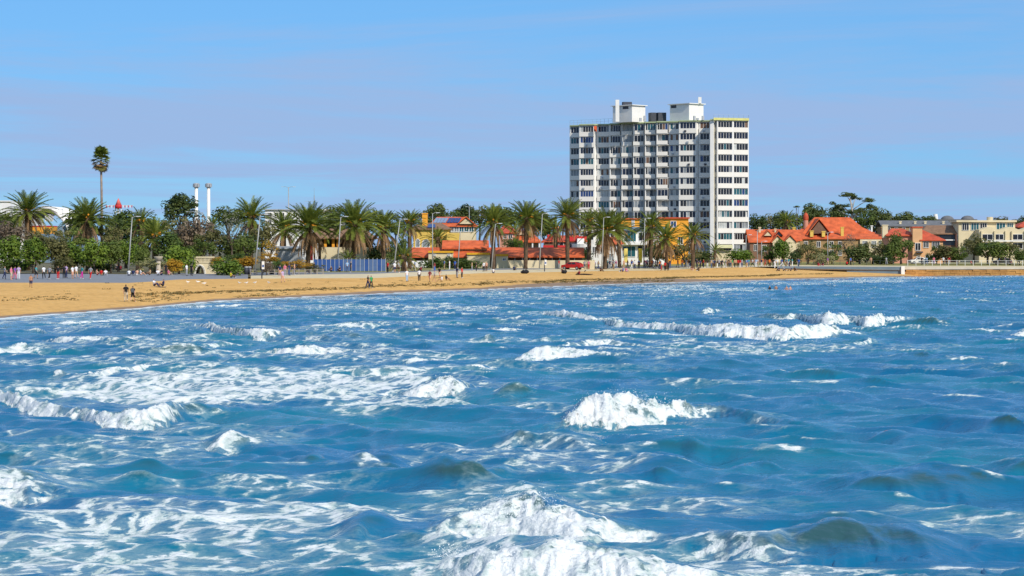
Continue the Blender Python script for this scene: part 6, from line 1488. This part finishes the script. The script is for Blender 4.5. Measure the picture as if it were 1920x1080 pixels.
for s_ in (-1, 1):
    for k in range(6): x_ = s_ * (1.0 + k * .42); m = MB(); m.add([(x_, 0, z(385)), (x_ + .36, 0, z(385)), (x_ + .18, 0, z(391)), (x_, .06, z(385)), (x_ + .36, .06, z(385)), (x_ + .18, .06, z(391))], [(0, 2, 1), (3, 4, 5), (0, 1, 4, 3), (1, 2, 5, 4), (2, 0, 3, 5)]); m.build('pennant', M_REDP if k % 2 else M_WHITE, rt)
    m = MB(); m.tube([(0, 0, z(385)), (s_ * 3.7, 0, z(385))], .04, 4); m.build('cable', M_WHITE, rt)
# banners, signs, bins, planter
for px, col, lb in ((1170, mat('pale_yellow_cloth', (.74, .60, .16), .8), 'pale yellow feather banner by the club wall'), (1197, mat('yellow_cloth', (.76, .58, .05), .8), 'bright yellow feather banner by the club terrace')):
    Y = 452; g = zg(px, Y); rt = thing('feather_banner', lb, 'banner', (px2x(px, Y), Y, g)); h_ = pz(466, Y) - g; m = MB(); m.tube([(0, 0, -.1), (0, 0, h_ * .8), (.12, 0, h_), (.5, 0, h_ + .02)], .03, 5); m.build('pole', M_GREYM, rt)
    m = MB(); n = 10
    for i in range(n): za, zb_ = 1.0 + (h_ - 1.0) * i / n, 1.0 + (h_ - 1.0) * (i + 1) / n; wv = lambda t: .10 * math.sin(t * 5); m.add([(.03, wv(i / n), za), (.72, wv(i / n + .3), za), (.72, wv((i + 1) / n + .3), zb_), (.03, wv((i + 1) / n), zb_)], [(0, 1, 2, 3)])
    me = m.mesh('cloth', col); o = link('cloth', me, rt); sd = o.modifiers.new('t', 'SOLIDIFY'); sd.thickness = .02
def sign_post(px, row, top, label, panel, Y=None, dark=True):
    Y = Y or row2Y(px, row); g = zg(px, Y); h_ = pz(top, Y) - g; rt = thing('sign_post', label, 'sign', (px2x(px, Y), Y, g)); m = MB(); m.tube([(0, 0, -.1), (0, 0, h_)], .09, 6); m.build('post', M_DARKM if dark else M_POLE, rt); m = MB(); m.box(.0, .38, -.14, -.10, h_ * .55, h_); m.build('sign_panel', panel, rt); m = MB(); m.box(.06, .32, -.146, -.141, h_ * .66, h_ * .8); m.build('sign_symbol', M_BLUE, rt)
sign_post(491, 522.5, 490, 'dark post with a white and blue notice at the edge of the sand', M_WHITE)
sign_post(1021, 509, 487, 'dark post with a white notice on the concrete in front of the kiosk', M_WHITE); sign_post(1908, 496, 480, 'dark post with a white notice on the sea wall walk', M_WHITE)
g = gp(297, 336); rt = thing('stone_planter', 'round pale stone planter on a pedestal among the shrubs', 'planter', g); hp = pz(481, 336) - g[2]; m = MB(); m.tube([(0, 0, -.2), (0, 0, hp - .62)], .35, 10); m.build('pedestal', M_LEDGE, rt); m = MB(); m.tube([(0, 0, hp - .618), (0, 0, hp - .1), (0, 0, hp)], [.45, .66, .70], 14); m.build('bowl', M_LEDGE, rt, True); m = MB(); m.tube([(0, 0, hp + .002), (0, 0, hp + .05)], .6, 12); m.build('soil', M_EARTH, rt)
for px, Y, lb in ((462, 343, 'dark litter bin further from the tilted lamp post'), (468, 343, 'dark litter bin close beside the tilted lamp post'), (510, 345, 'dark litter bin by the timber rail fence')):
    rt = thing('litter_bin', lb, 'bin', gp(px, Y), 0, 'litter bins'); m = MB(); m.tube([(0, 0, 0), (0, 0, 1.0)], [.28, .33], 10); m.build('bin_body', M_DARKM, rt, True); m = MB(); m.tube([(0, 0, 1.002), (0, 0, 1.12), (0, 0, 1.2)], [.36, .33, .12], 10); m.build('lid', M_GREYM, rt, True)
m = MB(); g = gp(405, 337); hz_ = .95
rt = thing('handrail', 'thin metal handrail sloping in front of the round green shrub', 'handrail', g)
m.tube([(0, 0, .25), (1.1, 0, .7), (1.9, 0, 1.05), (2.3, 0, 1.05)], .04, 6); m.build('rail', M_POLE, rt)
for x_, z_ in ((.05, .27), (1.1, .7), (2.2, 1.05)): m = MB(); m.tube([(x_, 0, -.1), (x_, 0, z_)], .03, 5); m.build('post', M_POLE, rt)

# ================================================================ the red car
Yc = row2Y(1073, 505.5); car = thing('parked_car', 'red hatchback parked on the foreshore beside the thick-trunked palm', 'car', gp(1073, Yc), R(-24))
M_CARP = mat('red_car_paint', (.42, .015, .012), .25, .05, 1, spec=.6); M_TYRE = mat('tyre_rubber', (.015, .015, .015), .9); M_RIM = mat('wheel_rim', (.45, .45, .46), .35, .1, 4, metal=.7)
prof = [(-1.95, .35), (-2.0, .62), (-1.92, .86), (-1.15, .98), (-.45, 1.42), (.85, 1.47), (1.65, 1.22), (1.92, .95), (1.98, .6), (1.92, .33)]
m = MB(); W2 = .84; n = len(prof); lo_ = lambda z: W2 * (1 if z < .98 else 1 - .30 * (z - .98))
m.add([(x, -lo_(z), z) for x, z in prof] + [(x, lo_(z), z) for x, z in prof], [tuple(range(n)), tuple(range(2 * n - 1, n - 1, -1))] + [((i + 1) % n, i, n + i, n + (i + 1) % n) for i in range(n)])
bd = m.build('body', M_CARP, car); bv = bd.modifiers.new('b', 'BEVEL'); bv.width = .07; bv.segments = 2
for s_ in (-1, 1):
    for x0, x1, x2, x3 in ((-.86, -.38, .12, .12), (.2, .2, .8, 1.1)): m = MB(); y_ = lambda z: s_ * (lo_(z) + .006); q = [(x0, 1.0), (x3, 1.0), (x2, 1.38), (x1, 1.36)]; m.add([(a, y_(b), b) for a, b in q], [(0, 1, 2, 3) if s_ < 0 else (3, 2, 1, 0)]); m.build('side_window', GL[1], car)
    m = MB(); m.ball((-1.90, s_ * .60, .70), .09, .16, .09, 8, 6); m.build('headlight', GL[4], car, True); m = MB(); m.ball((1.94, s_ * .68, .86), .06, .09, .14, 8, 6); m.build('tail_light', M_REDP, car, True)
    for x_ in (-1.25, 1.25):
        m = MB(); m.tube([(x_, s_ * .68, .31), (x_, s_ * .87, .31)], .31, 16); ty = m.build('tyre', M_TYRE, car); m = MB(); m.tube([(x_, s_ * .871, .31), (x_, s_ * .885, .31)], .19, 12); m.build('rim', M_RIM, ty)
    m = MB(); m.box(-.66, -.5, s_ * .86 if s_ > 0 else -.99, s_ * .99 if s_ > 0 else -.86, .98, 1.08); m.build('wing_mirror', M_CARP, car)
m = MB(); m.add([(-1.12, -.70, 1.015), (-1.12, .70, 1.015), (-.49, .64, 1.415), (-.49, -.64, 1.415)], [(3, 2, 1, 0)]); m.build('windscreen', GL[1], car); m = MB(); m.add([(.93, -.62, 1.47), (1.6, -.66, 1.262), (1.6, .66, 1.262), (.93, .62, 1.47)], [(0, 1, 2, 3)]); m.build('rear_window', GL[1], car)
m = MB(); m.box(-2.03, -1.96, -.75, .75, .33, .48); m.build('bumper', M_DARKM, car); m = MB(); m.box(1.96, 2.03, -.75, .75, .33, .5); m.build('bumper', M_DARKM, car)
# parked cars far along the sea wall
for px, lb, cl in ((1722, 'white car parked by the arches of the peach house', M_WHITE), (1880, 'dark car parked behind the fence near the modern flats', M_DARKM)):
    o = copy_tree(car); Y = 512; o.location = gp(px, Y); o.rotation_euler = (0, 0, R(8)); o['label'] = lb; o['category'] = 'car'
    for c in o.children:
        if c.name.startswith(('body', 'wing_mirror')):
            c.material_slots[0].link = 'OBJECT'; c.material_slots[0].material = cl
# ================================================================ gulls, seaweed
gb = MB(); gb.ball((0, 0, .2), .21, .09, .09, 8, 6); gb.ball((-.2, 0, .31), .06, .05, .05, 6, 5); gb.tube([(.12, 0, .2), (.36, 0, .23)], [.07, .015], 5); gb.tube([(-.25, 0, .3), (-.32, 0, .29)], [.015, .004], 4); gb.tube([(0, .04, 0), (0, .04, .15)], .012, 4); gb.tube([(0, -.04, 0), (0, -.04, .15)], .012, 4)
gme = gb.mesh('gull', M_WHITE)
for px, row in ((352, 531.5), (371, 531), (449, 533), (462, 533), (478, 532.5), (504, 532.5), (383, 534)):
    Y = row2Y(px, row); o = link('gull', gme); o.location = gp(px, Y); o.rotation_euler = (0, 0, pr.uniform(0, 6)); tag(o, 'white gull standing on the sand below the golden shrubs', 'bird', 'gulls on the sand')
M_WEED = mat('dried_seaweed', (.10, .065, .02), .95, .5, 1.0, col2=(.20, .16, .05))
wb_ = MB(); sr = random.Random(31)
LINES = [(250, 350, 562, 555, 4, 70), (255, 345, 552, 549, 2, 90), (330, 565, 549.5, 543.5, 1.0, 260), (440, 560, 556, 551, 1.5, 50), (0, 130, 563, 560, 2.5, 40), (560, 700, 543, 539, 1.5, 120), (690, 920, 536.5, 532.5, 1.4, 260), (900, 1060, 530, 527, 1.2, 200), (1040, 1270, 525.5, 521.5, .8, 420), (1240, 1460, 521.0, 516.5, .6, 460), (1440, 1560, 515.5, 513, .5, 160), (1000, 1260, 529.5, 527.0, 1.3, 300), (100, 900, 545, 525, 9, 60)]
for a, b, r0, r1, js, n in LINES:
    for _ in range(n):
        t = sr.random(); px = a + (b - a) * t; row = r0 + (r1 - r0) * t + sr.gauss(0, js)
        Y = row2Y(px, row)
        if Y > EDGE(px) - 1 or Y < WLINE(px) + .5: continue
        c = Vector(gp(px, Y)); s_ = sr.uniform(.07, .26)
        for k in range(4):
            c = c + Vector((sr.uniform(-.35, .35), sr.uniform(-.25, .25), 0)); an = sr.uniform(0, 6.28); d = Vector((math.cos(an), math.sin(an), 0)) * s_; w = Vector((-d.y, d.x, 0)) * .4
            wb_.add([c - d * .6, c + w + Vector((0, 0, .02)), c + d + Vector((0, 0, .01)), c - w + Vector((0, 0, .05 + s_ * .16))], [(0, 3, 2), (0, 1, 3), (1, 2, 3)])
o = wb_.build('dried_seaweed', M_WEED); tag(o, kind='stuff')
